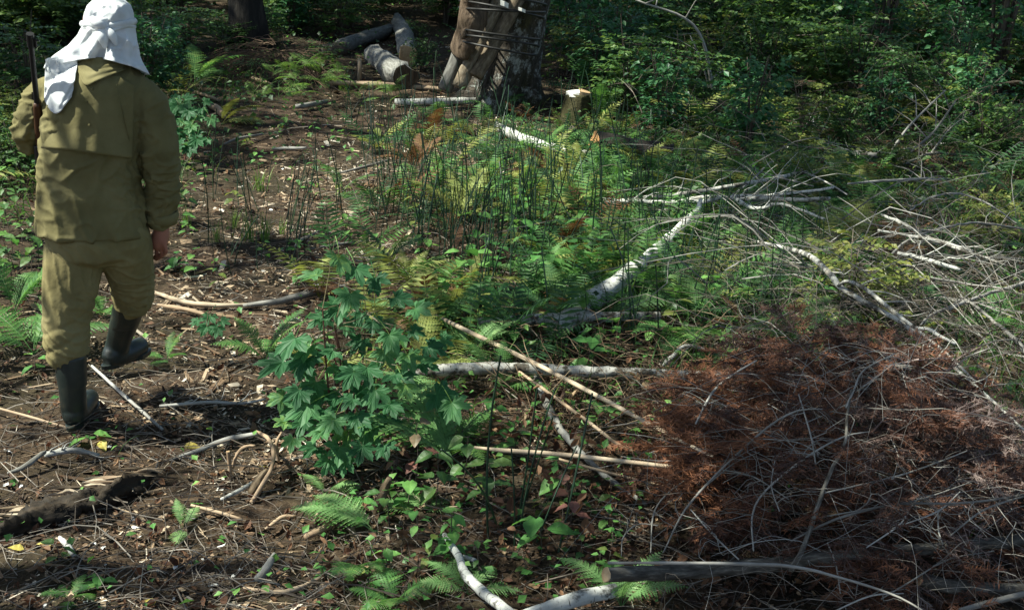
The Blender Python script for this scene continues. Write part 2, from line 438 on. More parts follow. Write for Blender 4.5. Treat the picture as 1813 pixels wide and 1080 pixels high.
def litter():
    # flat splinters and bark chips
    bV = np.array([[-.5, -.5, 0], [.5, -.38, .10], [.42, .5, .03], [-.4, .42, .12], [-.5, -.5, -.15], [.5, -.38, -.06], [.42, .5, -.12], [-.4, .42, -.05]])
    bF = np.array([[0, 1, 2, 3], [0, 4, 5, 1], [1, 5, 6, 2], [2, 6, 7, 3], [3, 7, 4, 0]])
    N = 130000
    x, y = wedge(N, 2.9, 20)
    keep = rng.uniform(size=N) < (.25 + .75 * pathness(x, y)) * (1 - .45 * wetness(x, y)) * np.clip(.55 + .7 * vnoise(np.stack([x, y, 0 * x], -1) * 5, 61), .12, 1)
    x, y = x[keep], y[keep]; N = len(x)
    d = np.hypot(x, y); L = np.clip(rng.lognormal(-4.15, .6, N), .005, .11) * (1 + .07 * (d - 3)); W = L * rng.uniform(.14, .5, N); H = np.minimum(W * .35, .005)
    Mx = rot_batch(rng.uniform(0, 6.28, N), rng.normal(0, .28, N), rng.normal(0, .3, N)) * np.stack([W, L, H], -1)[:, None, :]
    d = np.hypot(x, y)
    pth = pathness(x, y)
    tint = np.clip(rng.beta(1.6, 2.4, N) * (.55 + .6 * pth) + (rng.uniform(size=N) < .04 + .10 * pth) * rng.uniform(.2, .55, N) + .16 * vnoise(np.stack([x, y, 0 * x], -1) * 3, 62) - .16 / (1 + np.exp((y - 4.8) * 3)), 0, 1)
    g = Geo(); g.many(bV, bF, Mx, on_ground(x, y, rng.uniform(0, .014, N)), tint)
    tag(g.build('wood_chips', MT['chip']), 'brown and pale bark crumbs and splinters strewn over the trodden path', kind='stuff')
    # longer torn slivers of wood
    N = 2600
    x, y = wedge(N, 3.0, 17, p=.8); k = rng.uniform(size=N) < (.12 + .88 * pathness(x, y)) * (.22 + .78 / (1 + np.exp(-(y - 4.9) * 3))); x, y = x[k], y[k]; N = len(x)
    L = np.clip(rng.lognormal(-2.5, .45, N), .04, .22); W = L * rng.uniform(.06, .16, N)
    Mx = rot_batch(rng.uniform(0, 6.28, N), rng.normal(0, .10, N), rng.normal(0, .3, N)) * np.stack([W, L, W * .5], -1)[:, None, :]
    g = Geo(); g.many(bV * [1, 1, 1], bF, Mx, on_ground(x, y, rng.uniform(.004, .02, N)), np.clip(rng.beta(2.2, 2, N) * .95, 0, 1))
    tag(g.build('wood_slivers', MT['chip']), 'torn pale slivers of wood and bark strewn along the path', kind='stuff')
    # dry straw and fibres
    N = 9000
    x, y = wedge(N, 3.0, 17, p=.75); k = rng.uniform(size=N) < (.10 + .90 * pathness(x, y)) * (.12 + .88 / (1 + np.exp(-(y - 5.0) * 3))); x, y = x[k], y[k]; N = len(x)
    L = np.clip(rng.lognormal(-2.5, .45, N), .03, .26); W = rng.uniform(.0016, .0042, N) * (1 + .08 * (y - 3))
    Mx = rot_batch(rng.uniform(0, 6.28, N), rng.normal(0, .10, N), rng.normal(0, .4, N)) * np.stack([W, L, W], -1)[:, None, :]
    g = Geo(); g.many(bV, bF, Mx, on_ground(x, y, rng.uniform(.004, .022, N)), np.clip(rng.normal(.72, .16, N), 0, 1))
    tag(g.build('dry_straw', MT['chip']), 'pale dry straw and bark fibres matted over the path', kind='stuff')
    # curled dead leaves
    a = np.linspace(-1, 1, 4)
    lv = np.array([[0, -1, 0], [-.45, -.45, .12], [.45, -.45, .18], [0, -.4, -.02], [-.5, .2, .22], [.5, .2, .10], [0, .2, -.05], [0, 1, .15]])
    lf = np.array([[0, 3, 1], [0, 2, 3], [1, 3, 4], [3, 6, 4], [3, 2, 5], [3, 5, 6], [4, 6, 7], [6, 5, 7]])
    N = 26000
    x, y = wedge(N, 2.9, 19)
    w = wetness(x, y)
    keep = rng.uniform(size=N) < .35 + .65 * w; x, y = x[keep], y[keep]; N = len(x)
    s = np.clip(rng.lognormal(-4.35, .38, N), .006, .026)
    Mx = rot_batch(rng.uniform(0, 6.28, N), rng.normal(0, .6, N), rng.normal(0, .7, N)) * (s * rng.uniform(.7, 1.3, N))[:, None, None]
    g = Geo(); g.many(lv * [1, 1, 1.6], lf, Mx, on_ground(x, y, rng.uniform(.004, .03, N)), rng.beta(1.8, 2.2, N))
    tag(g.build('dead_leaves', MT['dleaf']), 'curled dry brown leaves carpeting the forest floor', kind='stuff')
    # fine twigs
    N = 13000
    x, y = wedge(N, 2.9, 18)
    tv, tq, _, _ = tube_arrays(np.array([[0, -.5, 0], [.05, -.17, .02], [-.03, .2, .03], [.04, .5, 0]]), [.012, .011, .009, .005], 4, caps=False)
    L = np.clip(rng.lognormal(-2.1, .5, N), .04, .5)
    th = np.clip(rng.lognormal(-1.2, .5, N), .1, 1.2) / L * .16
    Sx = np.stack([L * (.5 + th * .5), L, L * (.5 + th * .5)], -1)
    Mx = rot_batch(rng.uniform(0, 6.28, N), rng.normal(0, .13, N), rng.uniform(0, 6.28, N)) * Sx[:, None, :]
    g = Geo(); g.many(tv, tq, Mx, on_ground(x, y, rng.uniform(.004, .035, N)), np.clip(rng.beta(2, 2.2, N), 0, 1))
    tag(g.build('twig_litter', MT['twig']), 'thin broken grey brown twigs scattered over the forest floor', kind='stuff')
    # low green ground cover: tiny leaves, few on the path
    hv = np.array([[0, 0, 0], [-.35, .4, .1], [0, .45, .02], [.35, .4, .1], [0, 1, -.05]])
    hf = np.array([[0, 2, 1], [0, 3, 2], [1, 2, 4], [2, 3, 4]])
    N = 11000
    x, y = wedge(N, 3.0, 22, p=.8)
    P3 = np.stack([x, y, 0 * x], -1)
    dens = (vnoise(P3 * 2.1, 9) > .15) * (.25 + .75 * wetness(x, y)) * (1 - .85 * pathness(x, y))
    keep = rng.uniform(size=N) < dens + .03; x, y = x[keep], y[keep]; N = len(x)
    s = rng.uniform(.015, .04, N) * (1 + .03 * y)
    Mx = rot_batch(rng.uniform(0, 6.28, N), rng.normal(.1, .35, N), rng.normal(0, .35, N)) * s[:, None, None]
    g = Geo(); g.many(hv, hf, Mx, on_ground(x, y, rng.uniform(.01, .11, N)), rng.beta(2, 2, N))
    tag(g.build('ground_cover', MT['herb']), 'small green seedlings and low leaves growing through the litter', kind='stuff')
litter()

def leafy_cover(name, label, mat, N, zone, smin, smax, hmax, seed):
    r = np.random.default_rng(seed)
    a = np.radians(r.uniform(-30, 30, N)); d = 3.2 * (24 / 3.2) ** (r.uniform(0, 1, N) ** .62)
    x, y = d * np.sin(a), d * np.cos(a)
    k = r.uniform(size=N) < zone(x, y); x, y = x[k], y[k]; n = len(x)
    hv = np.array([[0, 0, 0], [-.33, .42, .08], [0, .47, 0], [.33, .42, .08], [0, 1, -.12]]); hf = np.array([[0, 2, 1], [0, 3, 2], [1, 2, 4], [2, 3, 4]])
    up = hmax * r.uniform(.1, 1, n) * (.5 + .5 * np.clip(vnoise(np.stack([x, y, 0 * x], -1) * 1.7, seed) + .5, 0, 1.2))
    Mx = rot_batch(r.uniform(0, 6.28, n), r.normal(-.05, .4, n), r.normal(0, .4, n)) * (r.uniform(smin, smax, n) * (1 + .02 * (y - 5)))[:, None, None]
    g = Geo(); g.many(hv, hf, Mx, np.stack([x, y, gz(x, y) + up], -1), r.beta(2, 2, n))
    tag(g.build(name, MT[mat]), label, kind='stuff')
def patch(x, y, s, f, lo): return np.clip((vnoise(np.stack([x, y, 0 * x], -1) * f, s) - lo) * 2.2, 0, 1)
offpath = lambda x, y: np.clip(1 - 1.1 * pathness(x, y), .07, 1)
far = lambda y: 1 / (1 + np.exp(-(y - 6.2) * 1.6))
notpile = lambda x, y: 1 - .9 * np.exp(-((x - 1.2) / .85) ** 4 - ((y - 4.2) / 1.0) ** 4)
leafy_cover('ground_cover', 'yellow green low leaves covering the damp ground between the horsetails', 'shrubyellow', 25000, lambda x, y: offpath(x, y) * wetness(x, y) * (.12 + .88 * far(y)) * patch(x, y, 41, 1.3, -.35) * (y < 12) * notpile(x, y), .022, .055, .28, 41)
leafy_cover('ground_cover', 'green low leaves covering the ground off the path', 'herb', 21000, lambda x, y: offpath(x, y) * (.2 + .8 * far(y)) * patch(x, y, 43, 1.6, -.1) * notpile(x, y), .018, .052, .22, 43)
leafy_cover('ground_cover', 'dark leafy undergrowth below the brushwood and thicket', 'shrub', 26000, lambda x, y: offpath(x, y) * np.clip(far(y - .3) * wetness(x - .9, y) + (y > 10.5) * 1.0, 0, 1) * notpile(x, y), .03, .075, .30, 45)

def sedge():
    r = np.random.default_rng(71); N = 25000
    a = np.radians(r.uniform(-30, 30, N)); d = 4.2 * (17 / 4.2) ** (r.uniform(0, 1, N) ** .7); x, y = d * np.sin(a), d * np.cos(a)
    k = r.uniform(size=N) < offpath(x, y) * (wetness(x, y) * .9 + .1 * (y > 6) + .8 * (x < -2.6)) * (.15 + .85 * far(y + .6)) * patch(x, y, 73, 1.1, -.45) * notpile(x, y); x, y = x[k], y[k]; n = len(x)
    t = np.linspace(0, 1, 5); w = .012 * (1 - t ** 2); C = np.stack([0 * t, .55 * t ** 1.8, t - .35 * t ** 2.5], -1)
    bV = np.concatenate([C - np.stack([w, 0 * t, 0 * t], -1), C + np.stack([w, 0 * t, 0 * t], -1)]); i = np.arange(4); bF = np.stack([i, i + 1, i + 6, i + 5], -1)
    L = r.uniform(.10, .36, n); Mx = rot_batch(r.uniform(0, 6.28, n), r.normal(0, .2, n), r.normal(0, .2, n)) * L[:, None, None]
    g = Geo(); g.many(bV, bF, Mx, np.stack([x, y, gz(x, y)], -1), r.beta(2, 2.2, n))
    tag(g.build('sedge', MT['sedge']), 'fine dark green grass blades growing among ferns and fallen branches', kind='stuff')
sedge()

# ---------------------------------------------------------------- leafy shrubs of the thicket
LEAF4 = np.array([[0, 0, 0], [-.30, .42, .07], [0, .48, 0], [.30, .42, .07], [0, 1, -.10]])
LEAF4F = np.array([[0, 2, 1], [0, 3, 2], [1, 2, 4], [2, 3, 4]])

def sprays(r, anchors, dirs, kind, size):
    """leaf bases, leaf axes, sizes for leaf sprays leaving the given anchors"""
    P, D, Sz = [], [], []
    for a, d in zip(anchors, dirs):
        d = d / np.linalg.norm(d); side = np.cross(d, [0, 0, 1]); side /= max(np.linalg.norm(side), 1e-6)
        if kind == 'pinnate':
            n = r.integers(4, 7); L = size * r.uniform(2.6, 4.2)
            for i in range(1, n + 1):
                q = a + d * L * i / n + np.array([0, 0, -.10 * L * (i / n) ** 2])
                for sg in (-1, 1):
                    P.append(q); D.append(side * sg + d * .45 + [0, 0, -.15]); Sz.append(size * (1 - .35 * abs(i / n - .5)))
            P.append(a + d * L); D.append(d + [0, 0, -.25]); Sz.append(size)
        else:
            n = r.integers(4, 8); L = size * r.uniform(1.2, 2.6)
            for i in range(n):
                q = a + d * L * r.uniform(.2, 1) + r.normal(size=3) * size * .25
                P.append(q); D.append(d * .6 + side * r.normal(0, .9) + [0, 0, r.normal(-.15, .25)]); Sz.append(size * r.uniform(.7, 1.25))
    return np.array(P), np.array(D), np.array(Sz)

def shrub_meshes(seed, H, W, kind, size, nst=6, nsp=90, top=.25):
    r = np.random.default_rng(seed)
    gs, gl = Geo(), Geo()
    anch, dirs = [], []
    for k in range(nst):
        a = r.uniform(0, 6.28); lean = r.uniform(.15, .9) * W; h = H * r.uniform(.65, 1.0)
        pts = [(r.normal(0, .04), r.normal(0, .04), 0), (lean * .35 * math.cos(a), lean * .35 * math.sin(a), h * .5), (lean * math.cos(a), lean * math.sin(a), h)]
        c = spline(pts, 9); tube(gs, c, np.linspace(.012, .004, 9) * H, 4, caps=False, tint=r.uniform(.1, .5))
        for j in range(nsp // nst):
            t = 1 - r.uniform(0, 1) ** 1.2 * (1 - top); p = c[int(t * 8)]
            b = r.uniform(0, 6.28); out = r.uniform(.05, .38) * W
            q = p + np.array([math.cos(b) * out, math.sin(b) * out, r.normal(0, .05) * H])
            anch.append(q); dirs.append(np.array([math.cos(b), math.sin(b), r.uniform(-.15, .3)]))
            if j % 3 == 0: tube(gs, [p, (p + q) / 2 + [0, 0, .02], q], [.004 * H, .003, .002], 3, caps=False, tint=.3)
    P, D, Sz = sprays(r, anch, dirs, kind, size)
    Mx = frames(D, np.array([0, 0, 1.0]) + r.normal(0, .33, (len(D), 3))) * Sz[:, None, None]
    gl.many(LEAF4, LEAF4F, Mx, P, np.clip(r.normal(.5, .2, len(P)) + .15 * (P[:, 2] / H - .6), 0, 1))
    return gs, gl

SHRUBS = {}
def shrub_kind(key, mat, *a, **k):
    gs, gl = shrub_meshes(*a, **k)
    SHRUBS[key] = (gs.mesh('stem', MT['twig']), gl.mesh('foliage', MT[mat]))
shrub_kind('pinA', 'shrub', 1, 1.15, .55, 'pinnate', .085, 7, 110)
shrub_kind('pinB', 'shrubyellow', 2, 1.0, .55, 'pinnate', .08, 6, 80)
shrub_kind('broadA', 'shrubblue', 3, 1.1, .5, 'broad', .085, 7, 150)
shrub_kind('broadB', 'shrub', 4, .8, .5, 'broad', .065, 8, 170)
shrub_kind('tallA', 'shrub', 5, 2.4, .9, 'pinnate', .11, 8, 170, top=.15)
shrub_kind('tallB', 'shrubblue', 6, 2.6, 1.0, 'broad', .10, 9, 260, top=.12)
shrub_kind('low', 'shrub', 7, .45, .35, 'broad', .05, 7, 80)

def shrub(key, p, rz, sc, label, group=None, name='leafy_shrub'):
    e = empty(name, p, rz); tag(e, label, 'shrub', group)
    e.scale = (sc, sc, sc * random.uniform(.85, 1.15))
    s = place(SHRUBS[key][0], 'stem', e)
    f = place(SHRUBS[key][1], 'foliage', e); f['kind'] = 'stuff'
    return e

def shrub_px(key, px, py, sc, label, group=None, name='leafy_shrub'):
    p = hit(px, py); return shrub(key, p - Vector((0, 0, .02)), random.uniform(0, 6.28), sc, label, group, name)

# ---------------------------------------------------------------- tree crowns and far trunks
def crown_mesh(seed, R, Hh, n, size, blobs=26):
    r = np.random.default_rng(seed); g = Geo()
    c = r.normal(size=(blobs, 3)); c /= np.linalg.norm(c, axis=1)[:, None]; c *= (r.uniform(.25, 1, blobs) ** .5)[:, None] * [R, R, Hh / 2]
    br = r.uniform(.22, .40, blobs) * R
    k = r.integers(0, blobs, n); d = r.normal(size=(n, 3)); d /= np.linalg.norm(d, axis=1)[:, None]
    P = c[k] + d * (br[k] * r.uniform(.2, 1, n) ** .5)[:, None] * [1, 1, .6]
    D = d * [1, 1, .3] + r.normal(0, .5, (n, 3)) + [0, 0, -.3]
    Mx = frames(D, np.array([0, 0, 1.0]) + r.normal(0, .45, (n, 3))) * (size * r.uniform(.7, 1.3, n))[:, None, None] * np.array([1.5, 1, 1])
    g.many(LEAF4, LEAF4F, Mx, P, np.clip(r.normal(.5, .2, n), 0, 1))
    limbs = Geo()
    for i in range(blobs):
        e = c[i]; tube(limbs, spline([(0, 0, -Hh * .75), (e[0] * .3, e[1] * .3, e[2] * .5 - Hh * .2), tuple(e)], 8), np.linspace(.07, .015, 8) * R / 3, 5, .1, i, False, .4)
    return g.mesh('crown', MT['shrub']), limbs.mesh('limbs', MT['darkbark'])
CROWNS = {'dense': crown_mesh(21, 3.3, 4.6, 5200, .17), 'mid': crown_mesh(22, 3.0, 4.2, 2600, .16), 'fine': crown_mesh(24, 2.9, 3.4, 3600, .095, 34), 'thin': crown_mesh(23, 3.0, 4.0, 1350, .15, 22)}

def tree(p, r0, H, crown, label, sc=1.0, lean=(0, 0), group=None, name='forest_tree', tint=.3, cat='tree', mat='darkbark', flare=False):
    e = empty(name, p, 0); tag(e, label, cat, group)
    s = random.randint(1, 999); n = 26
    pts = spline([(0, 0, -.1), (lean[0] * .3 + random.uniform(-.05, .05), lean[1] * .3, H * .3), (lean[0], lean[1], H)], n)
    z = pts[:, 2]
    R = r0 * (1 - .55 * np.clip(z / H, 0, 1)) * (1 + .55 * np.exp(-np.clip(z, 0, 9) / (r0 * 1.6)))
    g = Geo()
    if flare:
        pts = spline([tuple(q) for q in pts], 60); z = pts[:, 2]; R = r0 * (1 - .5 * np.clip(z / H, 0, 1)) * (1 + .16 * np.exp(-np.clip(z, 0, 9) / .5))
        V, Fq, cf, bc = tube_arrays(pts, R, 64, .05, s)
        ax = np.repeat(pts, 64, 0); d = V - ax; th = np.arctan2(d[:, 1], d[:, 0]); zz = np.clip(V[:, 2], 0, 9)
        lob = np.clip(np.sin(2.5 * th + .6) * .6 + np.sin(4 * th + 2.1) * .5 + .1, -.3, 1.2)
        k = 1 + lob * (.55 * np.exp(-zz / .16) + .16 * np.exp(-zz / .6)) + .03 * np.sin(11 * th + 3 * zz) + .02 * np.sin(23 * th + 2 * zz)
        V = ax + d * np.array([1, 1, .2]) * k[:, None] + d * np.array([0, 0, .8]); g.add(V, [Fq] + cf, tint, bc)
    else: tube(g, pts, R, 20, .13, s, True, tint)
    g.build('trunk', MT[mat], e, smooth=True)
    if crown:
        for me, nm in zip(CROWNS[crown], ('crown', 'limbs')):
            o = place(me, nm, e, (lean[0], lean[1], H + .2), (0, 0, random.uniform(0, 6.28)), sc)
            if nm == 'crown': o['kind'] = 'stuff'
    return e
# ---------------------------------------------------------------- the person walking away
def remeshed(g, voxel, smooth_it=2, warp=None):
    """one continuous skin round all the closed shapes in g, as numpy arrays"""
    me = g.mesh('tmp', [])
    o = bpy.data.objects.new('tmp', me); COL.objects.link(o)
    md = o.modifiers.new('r', 'REMESH'); md.mode = 'VOXEL'; md.voxel_size = voxel
    if smooth_it:
        sm = o.modifiers.new('s', 'SMOOTH'); sm.factor = .5; sm.iterations = smooth_it
    dg = bpy.context.evaluated_depsgraph_get(); ev = o.evaluated_get(dg); m2 = ev.to_mesh()
    n = len(m2.vertices); V = np.empty(n * 3, np.float32); m2.vertices.foreach_get('co', V); V = V.reshape(-1, 3).astype(float)
    N = np.empty(n * 3, np.float32); m2.vertices.foreach_get('normal', N); N = N.reshape(-1, 3).astype(float)
    Q = np.empty(len(m2.loops), np.int32); m2.loops.foreach_get('vertex_index', Q); 
    lt = np.empty(len(m2.polygons), np.int32); m2.polygons.foreach_get('loop_total', lt)
    ok = bool((lt == 4).all())
    F = Q.reshape(-1, 4) if ok else [tuple(p.vertices) for p in m2.polygons]
    ev.to_mesh_clear(); bpy.data.objects.remove(o); bpy.data.meshes.remove(me)
    if warp is not None: V = V + N * warp(V)[:, None]
    return V, F

def loft(g, rings, sides=28):
    """rings: (centre, half width along ax, half depth along ay, ax, ay); closed at both ends"""
    a = np.linspace(0, 2 * PI, sides, endpoint=False); V = []
    for c, rx, ry, ax, ay in rings:
        V.append(np.array(c) + np.outer(np.cos(a) * rx, np.array(ax)) + np.outer(np.sin(a) * ry, np.array(ay)))
    n = len(rings); V = np.concatenate(V)
    i = np.arange(n - 1)[:, None] * sides; j = np.arange(sides)[None]; j2 = (j + 1) % sides
    Fq = np.stack([i + j, i + j2, i + sides + j2, i + sides + j], -1).reshape(-1, 4)
    g.add(V, [Fq, np.arange(sides)[::-1][None], (np.arange(sides) + (n - 1) * sides)[None]])

def limb(g, pts, radii, sides=20, n=28):
    """rounded, tapering tube through px/py/Y joints; radii in metres"""
    q = spline([tuple(p) + (r,) for p, r in zip(pts, radii)], n)
    P, R = q[:, :3], q[:, 3]
    t0, t1 = P[0] - P[1], P[-1] - P[-2]; t0 /= np.linalg.norm(t0); t1 /= np.linalg.norm(t1)
    h = [P[0] + t0 * R[0] * .7, P[0] + t0 * R[0] * .45]; e = [P[-1] + t1 * R[-1] * .45, P[-1] + t1 * R[-1] * .7]
    P = np.vstack([h, P, e]); R = np.concatenate([[R[0] * .35, R[0] * .8], R, [R[-1] * .8, R[-1] * .35]])
    tube(g, P, R, sides)

J = lambda px, py, Y: np.array(atY(px, py, Y))
WAX = np.array([.985, .17, 0.]); DAX = np.array([-.17, .985, 0.])     # the body's width and depth axes

# torso silhouette: photo row, left edge, right edge, plan depth of its axis, half depth in metres
TORSO = [(104, 152, 222, 4.90, .075), (118, 132, 232, 4.89, .095), (132, 104, 250, 4.885, .115), (148, 86, 262, 4.88, .132), (170, 80, 262, 4.88, .148), (205, 77, 256, 4.88, .155),
         (260, 73, 246, 4.88, .152), (320, 70, 247, 4.885, .150), (370, 67, 251, 4.89, .158), (412, 66, 255, 4.895, .165)]
TQ = np.array(TORSO, float)
def torso_at(py):
    return [np.interp(py, TQ[:, 0], TQ[:, k]) for k in (1, 2, 3, 4)]
def backpt(px, py, off=0.0):
    """point of the jacket's back under a photo position, lifted by off"""
    xl, xr, Y, dep = torso_at(py)
    c = .5 * (xl + xr); hw = .5 * (xr - xl)
    u = np.clip((px - c) / hw, -.995, .995)
    return J(px, py, Y - dep * math.sqrt(1 - u * u) * .985 - off + .17 * u * .2)

def sheet(g, top, bot, n, m, off):
    """quad grid between two photo-space edges laid over the back; off(s, t) in metres"""
    T, B = spline([p + (0,) for p in top], n)[:, :2], spline([p + (0,) for p in bot], n)[:, :2]
    V = []
    for j in range(m):
        t = j / (m - 1)
        for i in range(n):
            p = T[i] * (1 - t) + B[i] * t
            V.append(backpt(p[0], p[1], off(i / (n - 1), t)))
    i = (np.arange(m - 1)[:, None] * n + np.arange(n - 1)[None]).ravel()
    g.add(V, np.stack([i, i + 1, i + n + 1, i + n], -1))

def thick(o, t):
    md = o.modifiers.new('cloth thickness', 'SOLIDIFY'); md.thickness = t; md.offset = 1
    return o

def build_person():
    foot = hit(132, 742)
    root = empty('person', foot)
    tag(root, 'person in olive canvas jacket and rubber boots walking away with white cloth over head', 'person')
    L = tuple(foot)
    def cloth(name, mat, o, parent=root): pass
    canvas = M('olive canvas', [(0, (.080, .070, .028)), (.5, (.150, .131, .058)), (1, (.215, .19, .095))], src='Object', scale=6, namt=.7, detail=8, rough=.88, spec=.2)
    pants = M('khaki canvas trousers', [(0, (.10, .084, .034)), (.5, (.195, .165, .074)), (1, (.27, .235, .12))], src='Object', scale=6, namt=.7, detail=8, rough=.88, spec=.2)
    for mm in (canvas, pants):
        nt = mm.node_tree; b = nt.nodes['Principled BSDF']
        w = nt.nodes.new('ShaderNodeTexNoise'); w.inputs['Scale'].default_value = 420
        w2 = nt.nodes.new('ShaderNodeTexNoise'); w2.inputs['Scale'].default_value = 26; w2.inputs['Detail'].default_value = 5
        tc = nt.nodes.new('ShaderNodeTexCoord')
        for q in (w, w2): nt.links.new(tc.outputs['Object'], q.inputs['Vector'])
        bump(nt, b, math_(nt, 'ADD', math_(nt, 'MULTIPLY', w.outputs[0], .12), w2.outputs[0]), .55, .006)
    rubber = M('dark rubber', [(0, (.005, .009, .008)), (.5, (.011, .018, .016)), (.74, (.026, .028, .021)), (1, (.10, .08, .05))], src='Object', scale=22, namt=.7, rough=.45, spec=.5, detail=7, bmp=.3)
    skin = M('skin', [(0, (.22, .085, .055)), (.5, (.33, .14, .095)), (1, (.42, .2, .14))], src='Object', scale=30, namt=.3, rough=.5)
    white = M('white cotton', [(0, (.40, .41, .39)), (.35, (.60, .62, .63)), (.6, (.68, .70, .72)), (1, (.75, .76, .76))], src='Object', scale=11, namt=.6, rough=.9, spec=.1, transl=.16)
    black = M('gun metal', [(0, (.004, .004, .005)), (1, (.014, .014, .016))], src='Object', scale=30, namt=.3, rough=.5, spec=.35)
    wood = M('gun stock wood', [(0, (.03, .013, .007)), (1, (.09, .04, .018))], src='Object', scale=14, namt=.5, rough=.45)

    # --- the body under the clothes: one continuous skin with face and fingers
    g = Geo()
    hd = J(193, 42, 4.95)
    up = np.array([.06, .02, 1.0]); up /= np.linalg.norm(up)
    face = np.array([-.14, .985, -.1])
    sidev = np.cross(face, up); sidev /= np.linalg.norm(sidev)
    for c, r in ((hd + up * .005, .080), (hd + face * .025 - up * .015, .074), (hd + face * .045 - up * .07, .058), (hd + face * .085 - up * .115, .022)):
        loft(g, [(c + up * r * s, r * math.sqrt(max(1 - s * s, .01)), r * 1.1 * math.sqrt(max(1 - s * s, .01)), sidev, face) for s in np.linspace(-.98, .98, 11)], 20)
    limb(g, [hd + face * .098 + up * .01, hd + face * .125 - up * .03], [.009, .014], 10, 6)            # nose
    limb(g, [hd + face * .100 - up * .075 - sidev * .02, hd + face * .108 - up * .075, hd + face * .100 - up * .075 + sidev * .02], [.006, .008, .006], 8, 8)   # lips
    for s in (-1, 1):
        limb(g, [hd + sidev * s * .086 + up * .02, hd + sidev * s * .095 - up * .03], [.013, .010], 10, 6)  # ears
        limb(g, [hd + face * .098 + up * .025 + sidev * s * .018, hd + face * .088 + up * .028 + sidev * s * .05], [.008, .007], 8, 6)  # brows
    limb(g, [hd - up * .08, J(186, 120, 4.90), J(180, 150, 4.89)], [.055, .06, .09])
    limb(g, [J(172, 175, 4.89), J(166, 250, 4.89), J(165, 340, 4.90), J(163, 410, 4.90)], [.13, .125, .115, .12])
    limb(g, [J(104, 172, 4.89), J(172, 170, 4.89), J(238, 174, 4.90)], [.05, .085, .05])
    limb(g, [J(132, 415, 4.90), J(120, 550, 4.86), J(126, 640, 4.84), J(132, 722, 4.84)], [.085, .058, .05, .042])
    limb(g, [J(132, 728, 4.84), J(145, 722, 4.91)], [.032, .026])
    limb(g, [J(210, 415, 4.90), J(234, 520, 5.08), J(222, 565, 5.16), J(206, 615, 5.20)], [.085, .058, .045, .04])
    limb(g, [J(206, 620, 5.19), J(222, 620, 5.24)], [.032, .026])
    wr = J(287, 396, 4.99)
    limb(g, [J(244, 172, 4.90), J(284, 275, 4.92), wr], [.05, .045, .029])
    # right hand: palm, four curled fingers, thumb
    pal = J(284, 420, 5.00)
    limb(g, [wr, J(286, 408, 4.995), pal, J(279, 432, 5.005)], [.026, .033, .038, .034], 14, 10)
    fing = [((291, 432), (294, 446), (286, 455), .0098, -.02), ((284, 435), (286, 452), (276, 460), .0102, 0), ((277, 435), (277, 452), (268, 458), .0098, .02), ((270, 432), (268, 446), (262, 451), .0086, .04)]
    for a, b, c, r, dy in fing:
        limb(g, [J(a[0], a[1] - 8, 5.0 + dy), J(*a, 5.0 + dy), J(*b, 5.01 + dy), J(*c, 5.035 + dy)], [r * 1.1, r, r * .92, r * .8], 10, 14)
    limb(g, [J(276, 412, 5.02), J(266, 424, 5.05), J(263, 438, 5.07)], [.013, .0115, .0095], 10, 10)
    # left arm, bent, its hand closed round the sling in front of the shoulder
    lh = J(80, 176, 5.09)
    limb(g, [J(98, 172, 4.90), J(54, 236, 4.93), J(66, 205, 5.06), lh], [.055, .045, .036, .03])
    for k in range(4):
        q = lh + np.array([.012, -.005, .035 - .021 * k])
        limb(g, [q + [-.03, .015, 0], q + [-.005, -.035, 0], q + [.035, -.03, 0], q + [.042, .005, 0]], [.0105, .0102, .0095, .0085], 10, 14)
    limb(g, [lh + [.01, .02, -.01], lh + [.04, .02, .03], lh + [.045, -.01, .05]], [.013, .0115, .0095], 10, 10)
    V, F = remeshed(g, .0062, 2)
    gb = Geo(); gb.add(V, F); gb.build('body', skin, root, smooth=True, loc=None).location = -foot

    def sub(o, nm=None):
        o.location = -foot
        return o
    # --- trousers
    g = Geo()
    loft(g, [(J(163, 392, 4.895), .165, .14, WAX, DAX), (J(163, 420, 4.895), .185, .15, WAX, DAX), (J(166, 450, 4.90), .17, .14, WAX, DAX), (J(168, 462, 4.90), .12, .10, WAX, DAX)])
    limb(g, [J(130, 415, 4.89), J(132, 450, 4.885), J(124, 510, 4.87), J(118, 560, 4.86), J(119, 600, 4.85), J(121, 630, 4.845), J(124, 643, 4.84)], [.105, .120, .110, .096, .092, .082, .064])
    limb(g, [J(215, 415, 4.91), J(224, 450, 4.96), J(233, 495, 5.04), J(234, 520, 5.08), J(232, 536, 5.10), J(229, 546, 5.11)], [.11, .108, .096, .093, .082, .064])
    def ridge(n, w=1.5): return np.clip(1 - np.abs(n) * w, 0, 1) ** 1.4
    def wr_p(V):
        zl = V[:, 2] - foot.z
        low = np.exp(-((zl - .30) / .16) ** 2) + .5 * np.exp(-((zl - .52) / .12) ** 2)
        wv = vnoise(V * 16, 1)[:, None] * 1.8
        f = ridge(vnoise((V @ np.array([[22., 0, 34], [0, 22, 0], [0, 0, 85]])) + wv, 2, 7)) - .8 * ridge(vnoise((V @ np.array([[22., 0, -40], [0, 22, 0], [0, 0, 75]])) + wv, 22, 7))
        long_ = ridge(vnoise(V @ np.array([[46., 0, 0], [0, 46, 0], [13, 0, 10]]) + wv, 5, 7)) - .3
        return .0095 * low * f + .0062 * long_ * np.clip(1.15 - low, .25, 1) + .0035 * vnoise(V * np.array([20, 20, 7.]), 8)
    V, F = remeshed(g, .006, 5, wr_p)
    g = Geo(); g.add(V, F); sub(g.build('trousers', pants, root, smooth=True))
